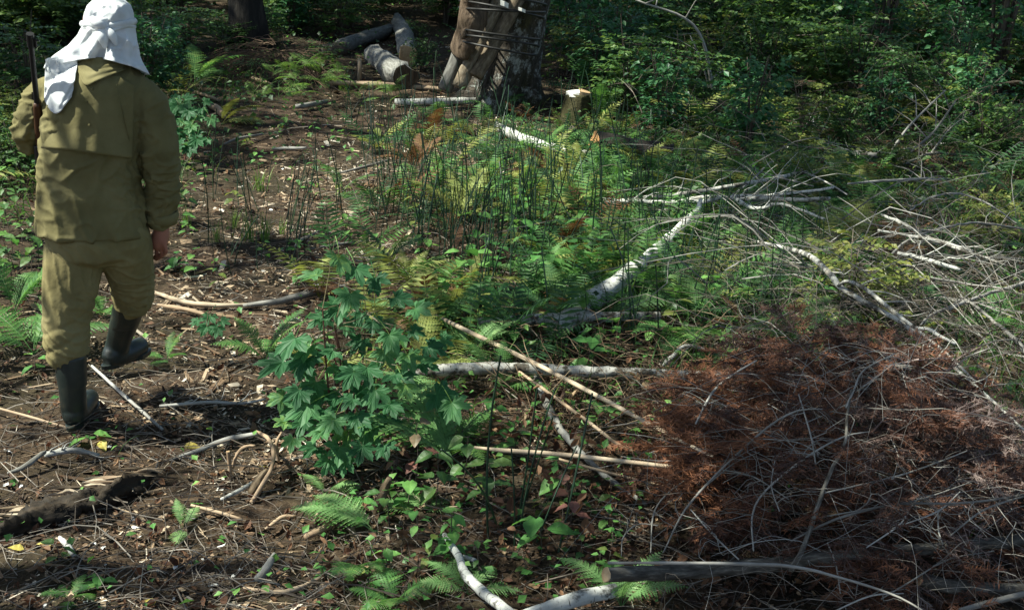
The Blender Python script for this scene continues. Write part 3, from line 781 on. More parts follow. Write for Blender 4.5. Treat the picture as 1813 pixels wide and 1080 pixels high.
    # --- boots
    for shaft, rs, ft, fr in (
            ([J(124, 632, 4.84), J(127, 665, 4.835), J(130, 700, 4.835), J(131, 722, 4.84)], [.066, .062, .055, .053], [J(130, 738, 4.825), J(140, 729, 4.88), J(152, 712, 4.97), J(160, 704, 5.04)], [.046, .046, .044, .036]),
            ([J(229, 538, 5.11), J(222, 565, 5.15), J(212, 596, 5.19), J(206, 616, 5.20)], [.068, .063, .056, .054], [J(197, 632, 5.17), J(212, 630, 5.21), J(234, 621, 5.28), J(249, 612, 5.33)], [.046, .047, .045, .037])):
        g = Geo(); limb(g, shaft, rs); limb(g, ft, fr)
        limb(g, [shaft[-1], ft[0]], [rs[-1], fr[0]])
        tb = shaft[0]; 
        def flat(V, lo=min(p[2] for p in ft) - .036, hi=ft[0][2]): return .0035 * vnoise(V * np.array([12, 12, 34.]), 4) * (V[:, 2] < tb[2] - .12)
        V, F = remeshed(g, .006, 3, flat)
        # flatten the underside into a sole that follows the foot
        a, b = ft[0], ft[-1]; ax = (b - a); Lf = np.linalg.norm(ax); ax = ax / Lf
        t = np.clip(((V - a) @ ax) / Lf, -.3, 1.2)
        zl = a[2] + (b[2] - a[2]) * t - .036
        V[:, 2] = np.maximum(V[:, 2], zl)
        g = Geo(); g.add(V, F); bt = sub(g.build('boot', rubber, root, smooth=True))
        gs = Geo()
        yv = np.cross(ax, [0, 0, 1.0]); yv /= np.linalg.norm(yv); nz_ = np.cross(yv, ax)
        th = np.linspace(0, 2 * PI, 26, endpoint=False)
        rings = []
        for dz, s in ((-.047, .96), (-.045, 1), (-.026, 1.02), (-.024, .97)):
            rings.append(np.array([a + ax * (Lf * .5 + (Lf * .5 + .055) * s * math.cos(x)) + yv * (.050 * s * math.sin(x) * (1 - .12 * (math.cos(x) < 0) - .28 * (abs(math.cos(x) + .1) < .45))) + nz_ * dz for x in th]))
        n = len(rings); i = np.arange(n - 1)[:, None] * 26; j = np.arange(26)[None]; j2 = (j + 1) % 26
        gs.add(np.concatenate(rings), [np.stack([i + j, i + j2, i + 26 + j2, i + 26 + j], -1).reshape(-1, 4), np.arange(26)[::-1][None], (np.arange(26) + 78)[None]])
        so = gs.build('sole', rubber, bt)
    # --- jacket: torso and both sleeves in one skin
    g = Geo()
    rings = []
    for py, xl, xr, Y, dep in TORSO:
        c = J(.5 * (xl + xr), py, Y); hw = .5 * (xr - xl) * pxm(Vector(c))
        rings.append((c, hw, dep, WAX, DAX))
    q = [np.concatenate([r[0], [r[1], r[2]]]) for r in rings]; q = spline(q, 34)
    loft(g, [(p[:3], p[3], p[4], WAX, DAX) for p in q], 40)
    limb(g, [J(238, 158, 4.90), J(262, 182, 4.905), J(276, 230, 4.91), J(284, 290, 4.92), J(288, 335, 4.95), J(285, 372, 4.975), J(286, 388, 4.985)], [.066, .074, .075, .073, .067, .058, .053], 22, 34)
    limb(g, [J(100, 160, 4.90), J(72, 178, 4.905), J(58, 212, 4.91), J(52, 238, 4.925), J(56, 246, 4.97), J(64, 226, 5.04), J(74, 196, 5.08)], [.066, .070, .068, .065, .060, .054, .048], 22, 34)
    elr, ell = J(286, 330, 4.94), J(55, 240, 4.93)
    def wr_j(V):
        er = np.exp(-np.sum(((V - elr) / [.16, .2, .20]) ** 2, 1)); el = np.exp(-np.sum(((V - ell) / .17) ** 2, 1))
        z = V[:, 2] - foot.z
        wv = vnoise(V * 15, 1)[:, None] * 1.8
        hem = np.clip((1.15 - z) / .4, 0, 1)
        cr = ridge(vnoise(V @ np.array([[36., 0, 26], [0, 36, 0], [-26, 0, 72]]) + wv, 12, 7)) - .8 * ridge(vnoise(V @ np.array([[36., 0, -26], [0, 36, 0], [26, 0, 66]]) + wv, 13, 7))
        vert = ridge(vnoise(V @ np.array([[40., 0, 0], [0, 40, 0], [8, 0, 7]]) + wv * .8, 15, 7), 1.1) - .35
        dg = ridge(vnoise(V @ np.array([[28., 0, -20], [0, 28, 0], [24, 0, 36]]) + wv, 17, 7)) - .25
        return .0135 * (er + el) * cr + .0125 * vert * (.35 + .75 * hem) + .0085 * dg * (1 - .5 * hem) + .004 * vnoise(V * np.array([18, 18, 7.]), 3) * (.3 + hem)
    V, F = remeshed(g, .006, 5, wr_j)
    g = Geo(); g.add(V, F); jk = sub(g.build('jacket', canvas, root, smooth=True))
    # back yoke flap, pointed collar, cuffs, seams
    g = Geo(); sheet(g, [(88, 152), (130, 134), (200, 132), (238, 150)], [(72, 262), (120, 266), (172, 273), (236, 281)], 44, 30,
                     lambda s, t: .010 + .012 * (1 - s) * t + .012 * max(0, t - .72) / .28 + .0025 * math.sin(17 * s + 3 * t) * t + .002 * math.sin(31 * s + 2))
    g_o = thick(g.build('back_yoke', canvas, jk, smooth=True), .005)
    g = Geo(); sheet(g, [(137, 104), (165, 102), (195, 103), (216, 108)], [(136, 122), (150, 152), (172, 144), (222, 124)], 26, 16,
                     lambda s, t: .012 + .022 * t * math.sin(PI * min(s * 1.05, 1)) + .003 * math.sin(22 * t))
    thick(g.build('collar', canvas, jk, smooth=True), .006)
    g = Geo()
    cu = np.array([J(285, 374, 4.977), J(286, 381, 4.981), J(286.5, 392, 4.987)])
    tube(g, cu, [.060, .061, .056], 22, .06, 5, False); thick(g.build('cuff', canvas, jk, smooth=True), .005)
    g = Geo()
    for a, b, n_ in (((206, 150), (218, 200), 0), ((218, 200), (236, 276), 0)):
        P = [backpt(a[0] + (b[0] - a[0]) * t, a[1] + (b[1] - a[1]) * t, .012 if n_ == 0 else .005) for t in np.linspace(0, 1, 14)]
        tube(g, P, .0022, 5)
    g.build('seam', canvas, jk, smooth=True)
    # shoulder tab button
    for (bx, by, off) in ((163, 158, .014), (158, 222, .016), (152, 180, .014)):
        g = Geo(); p = backpt(bx, by, off); loft(g, [(p + np.array([0, -d, 0]), r, r, [1, 0, 0], [0, 0, 1]) for d, r in ((0, .005), (.003, .005), (.004, .003))], 10)
        g.build('button', canvas, jk)
    # --- head cloth
    SC = [(-9, 190, 196, .02), (-6, 178, 208, .045), (0, 164, 221, .075), (10, 154, 232, .10), (24, 148, 237, .115), (36, 146.5, 238, .118), (42, 147, 237.5, .117), (50, 143, 240, .12), (62, 137, 242, .120), (80, 121, 244, .120), (100, 92, 247, .122), (112, 80, 252, .135), (124, 76, 259, .145), (136, 75, 266, .15)]
    SQ = np.array(SC, float)
    n, m = 150, 78
    V = []; th = np.linspace(0, 2 * PI, n, endpoint=False)
    hem = 118 + 4 * np.cos(th) * (np.cos(th) < 0) * -1 + 14 * np.clip(np.cos(th), 0, 1) ** 2 - 14 * np.clip(-np.sin(th), 0, 1) ** 1.5 + 1.0 * np.sin(5 * th + 1)
    kn = np.array([178., 43.])
    for j in range(m):
        t = j / (m - 1)
        for i in range(n):
            py = -9 + (hem[i] + 9) * t ** 1.12
            xl, xr, dep = [np.interp(py, SQ[:, 0], SQ[:, k]) for k in (1, 2, 3)]
            c = .5 * (xl + xr); hw = .5 * (xr - xl)
            lowf = np.clip((py - 46) / 45, 0, 1); upf = np.clip((40 - py) / 25, 0, 1) * np.clip((py + 8) / 14, 0, 1)
            a = th[i]
            # hanging folds below the band, gathered pleats above it
            ang = math.atan2(py - kn[1], (c + hw * math.cos(a)) - kn[0])
            fold = 2.1 * lowf * (.10 * (abs(math.sin(3.5 * a + .7 + .012 * py)) - .6) + .055 * math.sin(12 * a + .5 - .03 * py) + .085 * (.6 - abs(math.sin(4.5 * ang + .7)))) + upf * (.022 * math.sin(19 * a) + .020 * math.sin(11 * a + 2 + .05 * py))
            pinch = -.035 * math.exp(-((py - 42) / 4.5) ** 2)
            k = 1 + fold * (1 if math.sin(a) < .5 else .4) + pinch
            edge = 1 + fold * .16 + pinch
            V.append(J(c + hw * edge * math.cos(a), py, 4.945 - .045 * np.clip((py - 60) / 60, 0, 1) + dep * k * math.sin(a) * 1.05))
    V = np.array(V)
    i = (np.arange(m - 1)[:, None] * n + np.arange(n)[None]); i2 = (np.arange(m - 1)[:, None] * n + (np.arange(n)[None] + 1) % n)
    Fq = np.stack([i, i2, i2 + n, i + n], -1).reshape(-1, 4)
    V = V + (.0015 * vnoise(V * 90, 31) + .0105 * (ridge(vnoise(V @ np.array([[42., 0, 22], [0, 42, 0], [-20, 0, 34]]) + vnoise(V * 14, 3)[:, None] * 1.6, 32)) - .3))[:, None] * np.array([.3, -1, .2])
    g = Geo(); g.add(V, Fq); hc = sub(thick(g.build('head_cloth', white, root, smooth=True), .003))
    # band tied round the head, with its knot and two short ends
    g = Geo()
    P = []
    for a in np.linspace(0, 2 * PI, 60):
        py = 42 + 5 * math.cos(a) * -.3 + 3.5 * max(0, -math.sin(a)) ** 2 - 4 * (math.cos(a) > 0) * math.cos(a) * .6
        xl, xr, dep = [np.interp(py, SQ[:, 0], SQ[:, k]) for k in (1, 2, 3)]
        c = .5 * (xl + xr); hw = .5 * (xr - xl) * .985
        P.append(J(c + hw * math.cos(a), py, 4.945 + dep * 1.04 * math.sin(a)))
    tube(g, P, np.full(60, .0125) * (1 + .15 * np.sin(np.arange(60) * 1.3)), 10, .1, 3, False)
    P2 = [p + np.array([0, -.002, -.016 + .006 * math.sin(k * .4)]) for k, p in enumerate(P)]
    tube(g, P2, np.full(60, .009), 8, .1, 6, False)
    k0 = J(178, 42, 4.945 - .13)
    limb(g, [k0 + [-.03, 0, .012], k0 + [0, -.016, .0], k0 + [.022, 0, -.012]], [.016, .021, .015], 12, 10)
    limb(g, [k0 + [.02, .005, .012], k0 + [0, -.018, .004], k0 + [-.012, 0, -.02]], [.012, .016, .012], 12, 10)
    limb(g, [k0 + [.004, -.006, -.015], k0 + [.012, -.016, -.05], k0 + [.018, -.018, -.085]], [.014, .022, .009], 12, 12)
    limb(g, [k0 + [.012, -.006, -.012], k0 + [.045, -.014, -.04], k0 + [.06, -.012, -.075]], [.011, .017, .006], 12, 12)
    g.build('head_band', white, hc, smooth=True)
    # long end hanging over the left shoulder blade
    g = Geo(); sheet(g, [(80, 112), (98, 106), (118, 104), (138, 106)], [(78, 178), (90, 197), (104, 200), (127, 172)], 30, 40,
                     lambda s, t: .044 - .014 * t + .010 * math.sin(3.0 * s + 1.0) + .0045 * max(0, math.sin(7 * s + 11 * t + .8)) ** 3 + .004 * max(0, math.sin(13 * t - 6 * s)) ** 4 + .002 * math.sin(21 * t + 9 * s))
    thick(g.build('cloth_tail', white, hc, smooth=True), .003)
    g = Geo(); sheet(g, [(80, 106), (86, 103), (95, 103), (102, 106)], [(83, 124), (88, 132), (95, 134), (103, 128)], 12, 12, lambda s, t: .05 + .012 * math.sin(7 * s) + .006 * math.sin(9 * t))
    thick(g.build('cloth_corner', white, hc, smooth=True), .003)

    # --- the rifle on its sling
    mz, bt = J(53, 62, 4.68), J(76, 285, 4.91)
    ax = (bt - mz) / np.linalg.norm(bt - mz)
    rf = empty('rifle', Vector(bt)); tag(rf, 'dark rifle slung muzzle up behind the left shoulder of the walking person', 'rifle')
    def rp(o): o.location = -Vector(bt); return o
    sv = np.cross(ax, [0, -1, 0]); sv /= np.linalg.norm(sv)
    g = Geo(); tube(g, [mz, mz + ax * .02, mz + ax * .3, mz + ax * .46], [.0105, .010, .011, .013], 12); rp(g.build('barrel', black, rf, smooth=True))
    g = Geo(); tube(g, [mz - ax * .004, mz + ax * .05], [.0145, .0145], 14); rp(g.build('muzzle', black, rf))
    g = Geo(); tube(g, [mz + ax * .02 + sv * -.012, mz + ax * .02 + sv * -.034], [.004, .003], 6); tube(g, [mz + ax * .012 + sv * -.018, mz + ax * .05 + sv * -.018], [.006, .006], 8); rp(g.build('front_sight', black, rf))
    g = Geo(); loft(g, [(mz + ax * d, w, h_, sv, [0, -1, 0]) for d, w, h_ in ((.30, .013, .013), (.32, .016, .016), (.40, .019, .018), (.5, .021, .02), (.52, .018, .018))], 16); rp(g.build('fore_end', wood, rf, smooth=True))
    g = Geo(); loft(g, [(mz + ax * d, w, h_, sv, [0, -1, 0]) for d, w, h_ in ((.50, .026, .02), (.51, .031, .022), (.68, .031, .022), (.70, .024, .02))], 16); rp(g.build('receiver', black, rf, smooth=True))
    g = Geo(); loft(g, [(mz + ax * d + sv * o_, w, h_, sv, [0, -1, 0]) for d, o_, w, h_ in ((.69, 0, .024, .018), (.76, -.014, .022, .018), (.80, -.024, .030, .018), (1.0, -.05, .05, .02), (1.02, -.05, .049, .019))], 16); rp(g.build('stock', wood, rf, smooth=True))
    g = Geo(); q = spline([mz + ax * .27 + sv * .015, lh + [.02, 0, .02], J(92, 150, 4.99), J(110, 135, 4.86), J(98, 190, 4.99), mz + ax * .72 + sv * .03], 30)
    V = np.concatenate([q + [.0, 0, .014], q - [0, 0, .014]]); i = np.arange(29); g.add(V, np.stack([i, i + 1, i + 31, i + 30], -1)); thick(rp(g.build('sling', black, rf)), .003)
    steel = M('bright steel buckle', [(0, (.5, .5, .5)), (1, (.7, .7, .7))], rough=.3)
    for dz in (0, .013):
        g = Geo(); c = J(71, 222, 4.90) + [0, 0, -dz]; tube(g, [c + [-.012, 0, 0], c + [.012, 0, .002]], .0028, 8); rp(g.build('buckle', steel, rf))
build_person()
# ---------------------------------------------------------------- logs, poles and branches lying about
def wood(name, label, pts, wpx, mat, cat='log', group=None, ends=None, sides=12, rough=.10, n=None, h=0.0, surf=None, tint=.5, twigs=0, twig_len=.25, jit=0.0, ell=None):
    """one lying stick: pts = photo positions (px, py, height above the ground), wpx = its width there in photo pixels.
    ends = material of sawn faces (start, end)"""
    P = []
    for q in pts:
        hh = (q[2] if len(q) > 2 else 0) + h
        P.append(hitf(q[0], q[1], surf) if surf is not None else hit(q[0], q[1], hh))
    W = wpx if isinstance(wpx, (list, tuple)) else [wpx] * len(P)
    R = [w * pxm(p) * .5 for w, p in zip(W, P)]
    n = n or max(6, 5 * (len(P) - 1))
    q = spline([tuple(p) + (r,) for p, r in zip(P, R)], n)
    C, RR = q[:, :3], np.maximum(q[:, 3], .0012)
    if jit:
        r2 = np.random.default_rng(len(label) + int(pts[0][0]))
        w = np.cumsum(r2.normal(0, 1, C.shape), 0); w -= np.linspace(0, 1, n)[:, None] * w[-1]
        C = C + w * jit
    g = Geo(); sd = int(abs(pts[0][0] * 7 + pts[0][1])) % 997
    base = Vector(C[0])
    V, Fq, cf, bc = tube_arrays(C, RR, sides, rough, sd, True)
    use = [c for c, e in zip(cf, ends or (None, None)) if not e]
    g.add(V, [Fq] + use, tint, bc)
    if twigs:
        r2 = np.random.default_rng(sd)
        for k in range(twigs):
            t = r2.uniform(.12, .97); i = int(t * (n - 1)); tan = C[min(i + 1, n - 1)] - C[max(i - 1, 0)]; tan /= np.linalg.norm(tan)
            d = np.cross(tan, r2.normal(size=3)); d /= np.linalg.norm(d); d[2] = abs(d[2]) * .9; d = d * .8 + tan * r2.uniform(.2, 1.1)
            L = twig_len * r2.uniform(.35, 1.1); c0 = C[i]
            tp = spline([c0, c0 + d * L * .33 + r2.normal(0, .05, 3) * L, c0 + d * L * .66 + r2.normal(0, .09, 3) * L, c0 + d * L + r2.normal(0, .15, 3) * L], 9)
            tube(g, tp, np.linspace(min(RR[i] * .45, .0045), .0009, 9), 4, 0, 0, False, tint)
    o = g.build(name, MT[mat] if isinstance(mat, str) else mat, smooth=True, loc=base)
    tag(o, label, cat, group)
    for k, e in enumerate(ends or ()):
        if not e: continue
        ring = V[:sides] if k == 0 else V[-sides:]
        c = ring.mean(0); tn = (C[0] - C[1]) if k == 0 else (C[-1] - C[-2]); tn /= np.linalg.norm(tn)
        ge = Geo(); rr = [ring, c + (ring - c) * .9 + tn * .003, c + (ring - c) * .45 + tn * .004]
        VV = np.concatenate(rr + [[c + tn * .003]])
        j = np.arange(sides); j2 = (j + 1) % sides; s_ = sides
        Fs = np.concatenate([np.stack([j + a * s_, j2 + a * s_, j2 + (a + 1) * s_, j + (a + 1) * s_], -1) for a in (0, 1)])
        Ft = np.stack([j + 2 * s_, j2 + 2 * s_, np.full(s_, 3 * s_)], -1)
        if k == 0: Fs = Fs[:, ::-1]; Ft = Ft[:, ::-1]
        ge.add(VV, [Fs, Ft]); eo = ge.build('cut_end', MT[e], o, loc=None); eo.location = -base
    return o

X0 = hit(1440, 905)
DX, DY = X0.x + .09, X0.y + .02
def dome(x, y):
    q = ((x - DX) / .62) ** 2 + ((y - DY) / .70) ** 2
    return gzf(x, y) + .58 * math.exp(-q ** 1.35 * .8) + .03 * math.sin(9 * x + 2) * math.sin(8 * y) + .01
on_pile = lambda a, b: max(dome(a, b) + .03, gzf(a, b) + .17)
# far end of the path: sawn grey logs
wood('log', 'long grey cracked log pointing away beside the big leaning tree', [(704, 38, .12), (716, 66, .14), (722, 98, .15)], [24, 31, 34], 'greybark', ends=(None, 'cut'), rough=.16, sides=16)
wood('log', 'short grey furrowed log with dark sawn end beside the pale stake', [(662, 96, .13), (688, 116, .14), (716, 138, .14)], [34, 42, 44], 'greybark', ends=(None, 'rotten'), rough=.18, sides=16)
wood('log', 'bluish grey log half hidden in leaves behind the short furrowed log', [(690, 54, .10), (640, 70, .10), (598, 86, .10)], [20, 24, 26], 'greybark', ends=(None, None), rough=.14, sides=14, tint=.35)
wood('log', 'dark mossy log butt under the bluish grey log at the path end', [(612, 88, .10), (570, 90, .09)], [24, 20], 'darkbark', rough=.14, sides=12)
wood('pole', 'long pale pole lying across the far end of the path', [(588, 147, .05), (690, 151, .05), (800, 160, .04)], [9, 9, 7], 'palepole', 'pole', rough=.12)
wood('log', 'thin white birch log lying behind the horsetails below the leaning tree', [(700, 181, .05), (770, 180, .06), (852, 179, .05)], [11, 12, 12], 'birch', rough=.08)
wood('log', 'whitest broken birch log half buried under ferns before the tree stump', [(880, 224, .06), (930, 248, .08), (990, 265, .08), (1050, 274, .06)], [14, 18, 17, 12], 'birch', rough=.16, sides=14)
wood('log', 'dark mossy log with bright orange sawn end beside the stump', [(1052, 258, .14), (1110, 264, .14), (1190, 276, .12)], [44, 46, 40], 'darkbark', ends=('orangecut', None), rough=.16, sides=18, tint=.35)
wood('log', 'small pale log lying in the undergrowth right of the stump', [(1135, 201, .08), (1205, 212, .06)], [11, 10], 'birchgrey', rough=.12)
wood('log', 'pale rotting log end beneath the crossing branches behind the brushwood', [(1475, 268, .10), (1560, 276, .10)], [13, 10], 'birchgrey', rough=.15)
# the middle
wood('birch_trunk', 'white birch trunk with thick butt slanting up to a crooked tip', [(982, 586, .08), (1030, 546, .12), (1062, 524, .12), (1140, 464, .18), (1196, 412, .26), (1222, 384, .30), (1236, 372, .33), (1241, 352, .40)], [36, 40, 37, 26, 17, 13, 10, 6], 'birch', 'fallen trunk', rough=.13, sides=18, n=46)
wood('log', 'narrow grey birch log lying under the butt of the white trunk', [(845, 572, .12), (1000, 563, .13), (1168, 560, .12)], [17, 19, 16], 'birchgrey', rough=.10)
wood('log', 'flaking pale log lying level between the maple sapling and red needles', [(698, 664, .11), (860, 652, .12), (1080, 660, .12), (1316, 668, .12)], [20, 21, 20, 16], 'birchgrey', rough=.14, n=40)
wood('pole', 'long straight peeled pole slanting down from maple sapling to red needles', [(700, 528, .20), (742, 546, .22), (960, 650, .20), (1205, 780, .17), (1262, 808, .14)], [6, 7.5, 8.5, 7, 4], 'palepole', 'pole', rough=.07, n=30, surf=on_pile, tint=.75)
wood('pole', 'peeled pole forked at its left, lying nearly level before the red needles', [(840, 792, .12), (900, 798, .13), (1000, 805, .13), (1215, 829, .13)], [5, 8, 8.5, 7], 'palepole', 'pole', rough=.07, surf=on_pile, tint=.7)
wood('branch', 'thin pale stick running just under the long straight peeled pole', [(915, 655, .12), (1040, 745, .12), (1110, 795, .10), (1210, 818, .08)], [5, 6, 6, 5], 'palepole', 'branch')
wood('branch', 'thin stick splitting off below the forked peeled pole', [(955, 803, .11), (1060, 832, .10), (1140, 852, .09), (1190, 864, .06)], [5, 5, 5, 4], 'palepole', 'branch')
wood('branch', 'crooked grey lichen covered branch winding down below the flaking log', [(945, 652, .08), (964, 706, .07), (985, 748, .07), (1012, 784, .06), (1062, 834, .06), (1100, 862, .05), (1144, 893, .05)], [10, 13, 14, 12, 10, 9, 7], 'greybark', 'branch', rough=.2, n=40, tint=.5, twigs=4, twig_len=.12)
wood('branch', 'mottled birch branch curving out of the frame at bottom centre', [(786, 945, .10), (812, 985, .06), (824, 1016, .06), (858, 1050, .06), (920, 1098, .06)], [9, 14, 17, 19, 20], 'birch', 'branch', rough=.1, n=34)
wood('log', 'white birch log end at the bottom edge beside the cut pole', [(930, 1092, .07), (1010, 1063, .08), (1090, 1044, .07)], [26, 28, 24], 'birch', rough=.08, sides=16)
wood('branch', 'short white birch piece leaning below the mottled birch branch', [(820, 985, .04), (842, 992, .05)], [9, 8], 'birch', 'branch')
# left foreground
_rl = wood('log', 'dark rotten log with pale splintered ridge lying at lower left', [(-60, 962, .01), (60, 922, .03), (120, 900, .045), (190, 874, .05), (238, 853, .045), (276, 840, .03)], [44, 44, 36, 34, 28, 10], 'rotten', rough=.5, n=70, sides=22, tint=.12)
for _k in range(26):
    _t = random.random(); _px = -10 + 280 * _t + random.uniform(-8, 8); _py = 915 - 78 * _t - random.uniform(2, 16) + (8 if _t < .3 else 0)
    _c = np.array(hit(_px, _py, .05 + .012 * random.random())); _L = random.uniform(.06, .24); _d = np.array([.93, .30, random.gauss(.0, .06)]) * _L
    _g = Geo(); tube(_g, spline([_c - _d * .5, _c + rng.normal(0, .006, 3), _c + _d * .5 - [0, 0, .012]], 7), np.array([.002, .006, .008, .008, .006, .004, .001]) * random.uniform(.5, 1.1), 5, .2, _k, True, random.uniform(.4, 1.0))
    _o = _g.build('splinter', MT['palepole' if _k % 3 else 'rotten'], _rl, smooth=False); _o.location = -_rl.location
wood('root', 'curved pale root arching down beside the maple sapling', [(455, 764, .10), (474, 776, .13), (484, 800, .13), (480, 830, .11), (462, 862, .06), (446, 890, .01)], [5.5, 7.0, 7.0, 7.0, 8.6, 9.4], 'palepole', 'root', n=26, rough=.26, tint=.36)
wood('root', 'short pale stub standing just left of the curved root', [(409, 846, .0), (404, 800, .12)], [7.0, 6.2], 'palepole', 'root', ends=(None, 'cut'), rough=.26, tint=.36)
wood('root', 'bowed root bending over between pale stub and curved root', [(410, 832, .02), (420, 804, .09), (434, 791, .11), (452, 789, .11)], [5.5, 6.2, 6.2, 3.9], 'palepole', 'root', n=16, rough=.26, tint=.36)
wood('root', 'slim hooked root under the lowest maple leaves', [(498, 766, .11), (490, 783, .11), (490, 800, .07), (494, 818, .02)], [3.9, 5.5, 5.5, 3.9], 'palepole', 'root', n=16, rough=.26, tint=.36)
wood('root', 'brown root running into the soil left of the pale stub', [(300, 814, .01), (350, 798, .03), (400, 778, .05), (456, 768, .08)], [5, 8, 9, 8], 'greypole', 'root', rough=.1, tint=.6)
wood('root', 'broad flaking root leading from the curved root towards the maple', [(444, 876, .02), (458, 850, .06), (474, 832, .10)], [14, 16, 9], 'rotten', 'root', rough=.2, tint=.75)
wood('branch', 'white birch stick lying below the pale stub', [(392, 884, .03), (424, 868, .04), (452, 852, .04)], [6, 8, 7], 'birch', 'branch')
wood('branch', 'grey knobbly dead branch lying above the rotten log', [(78, 806, .03), (120, 797, .05), (150, 800, .04), (176, 806, .02)], [9, 12, 9, 6], 'greybark', 'branch', rough=.2, twigs=5, twig_len=.12, tint=.75)
wood('branch', 'bent grey stick at the left edge above the rotten log', [(14, 838, .02), (44, 826, .03), (70, 806, .05), (80, 800, .05)], [6, 9, 9, 6], 'greybark', 'branch', rough=.15)
wood('branch', 'straight pale stick pointing from the planted boot towards lower right', [(163, 648, .06), (220, 700, .04), (288, 760, .02)], [5, 6, 5], 'greypole', 'branch', tint=.8)
wood('branch', 'slender pale stick slanting in from the left edge below the boots', [(-20, 718, .04), (60, 740, .03), (142, 764, .02)], [4, 5, 4], 'palepole', 'branch')
wood('branch', 'dry forked twig lying level left of the maple sapling', [(282, 719, .03), (370, 712, .03), (430, 714, .02), (470, 706, .05)], [5, 6, 5, 3], 'greypole', 'branch', twigs=4, twig_len=.14, tint=.85)
wood('branch', 'flat brown branch on the path above the maple leaves', [(430, 541, .02), (490, 534, .04), (540, 522, .04), (620, 506, .03)], [7, 11, 12, 8], 'greypole', 'branch', rough=.15, tint=.6)
wood('branch', 'split pale wood strip on the path right of the raised boot', [(272, 517, .02), (330, 536, .03), (400, 541, .02), (456, 538, .02)], [6, 9, 8, 4], 'palepole', 'branch', rough=.2, tint=.7)
wood('branch', 'second split wood strip lying over the first beside the raised boot', [(280, 540, .03), (330, 548, .04), (372, 560, .02)], [5, 8, 5], 'palepole', 'branch', rough=.2, tint=.4)
wood('branch', 'pale splintered stick on bare soil under the curved root', [(338, 894, .03), (390, 908, .03), (430, 920, .02)], [4, 7, 5], 'palepole', 'branch', rough=.15)
wood('branch', 'rough yellowish splinter lying right of the white bark scraps', [(470, 936, .02), (500, 916, .03), (524, 914, .02)], [4, 9, 5], 'palepole', 'branch', rough=.2)
wood('branch', 'thick torn wood chunk lying under the small lit fern', [(540, 952, .02), (562, 940, .04), (588, 928, .03)], [10, 14, 11], 'palepole', 'wood chunk', rough=.25, tint=.35)
wood('branch', 'thick grey broken stub leaning from the soil at bottom left', [(456, 1028, .02), (472, 1006, .06), (488, 980, .10)], [15, 14, 11], 'greybark', 'branch', rough=.2)
wood('branch', 'curl of white birch bark lying below the rotten log', [(106, 952, .02), (120, 966, .04), (132, 984, .02)], [8, 11, 9], 'birch', 'bark curl')
wood('branch', 'long splinter pointing to the bottom edge below the grey stub', [(432, 1040, .01), (480, 1048, .02), (520, 1044, .02), (570, 1022, .02)], [5, 8, 9, 5], 'palepole', 'branch', rough=.2)
wood('branch', 'dark slim stick lying across the path below the horsetails', [(596, 308, .03), (640, 297, .04), (688, 284, .04)], [4, 5, 4], 'greypole', 'branch', tint=.3)
wood('branch', 'short grey stick lying below the green heap of cut boughs', [(524, 189, .04), (548, 186, .05), (578, 180, .04)], [8, 9, 7], 'greypole', 'branch', rough=.12)
wood('branch', 'short grey stick in the middle of the path', [(482, 264, .03), (510, 263, .03), (542, 262, .03)], [4, 6, 4], 'greypole', 'branch')
wood('branch', 'thin stick along the path edge above the maple top', [(548, 441, .02), (600, 433, .03), (664, 424, .02)], [3, 5, 3], 'greypole', 'branch', tint=.4)
wood('branch', 'small twisted root snag on the path', [(522, 436, .02), (534, 424, .05), (548, 418, .03), (566, 409, .02)], [4, 6, 5, 3], 'greypole', 'branch', rough=.15)
wood('branch', 'pale split plank on the litter right of the jacket', [(372, 186, .04), (386, 194, .05), (398, 208, .03)], [10, 13, 8], 'palepole', 'branch', rough=.15, tint=.4)
wood('branch', 'pale split stick lying at the foot of the brown brush heap', [(446, 138, .04), (462, 144, .04), (482, 150, .03)], [6, 7, 5], 'palepole', 'branch')
wood('branch', 'pair piece of pale split wood below the fern at upper left', [(346, 163, .03), (366, 170, .04), (388, 178, .03)], [5, 6, 5], 'palepole', 'branch')
wood('branch', 'short forked stick among the fallen bark just right of the person', [(396, 256, .04), (420, 246, .06), (464, 238, .04)], [3, 5, 3], 'greypole', 'branch', tint=.3)

# standing stake
p = hit(636, 142); t = p + Vector((.0, 0, .26))
g = Geo(); tube(g, [p - Vector((0, 0, .05)), p + Vector((.005, 0, .13)), t], [.028, .026, .022], 8, .12, 4); tag(g.build('stake', MT['palepole'], smooth=True, loc=p), 'pale wooden stake standing upright behind the long pale pole', 'stake')

# sawn stump
p = hit(1018, 226); r = 26 * pxm(p)
st = empty('tree_stump', p); tag(st, 'low mossy tree stump with pale notched saw cut on top', 'stump')
g = Geo(); zz = np.array([-.08, 0, .06, .14, .24, .33, .36]); rr = np.array([1.55, 1.35, 1.15, 1.02, .95, .9, .88]) * r
tube(g, [(0.0 + .04 * z, 0, z) for z in zz], rr, 26, .14, 5, True, .45); o = g.build('bark', MT['moss'], st, smooth=True)
a = np.linspace(0, 2 * PI, 24, endpoint=False)
for nm, zc, tilt, s0, s1 in (('cut_face', .368, -.10, -1.0, .05), ('hinge_wood', .385, .22, .05, 1.0)):
    V = []
    for zz_, kk in ((0, 1), (.045, .97)):
        for x in a:
            X = np.clip(math.cos(x) * .86, s0, s1) * r; V.append((.015 + X, math.sin(x) * .86 * r * kk, zc - .03 + zz_ - tilt * X))
    g = Geo(); j = np.arange(24); g.add(V, [np.stack([j, (j + 1) % 24, (j + 1) % 24 + 24, j + 24], -1), np.arange(24)[None] + 24]); g.build(nm, MT['flake' if nm == 'cut_face' else 'cut'], st)
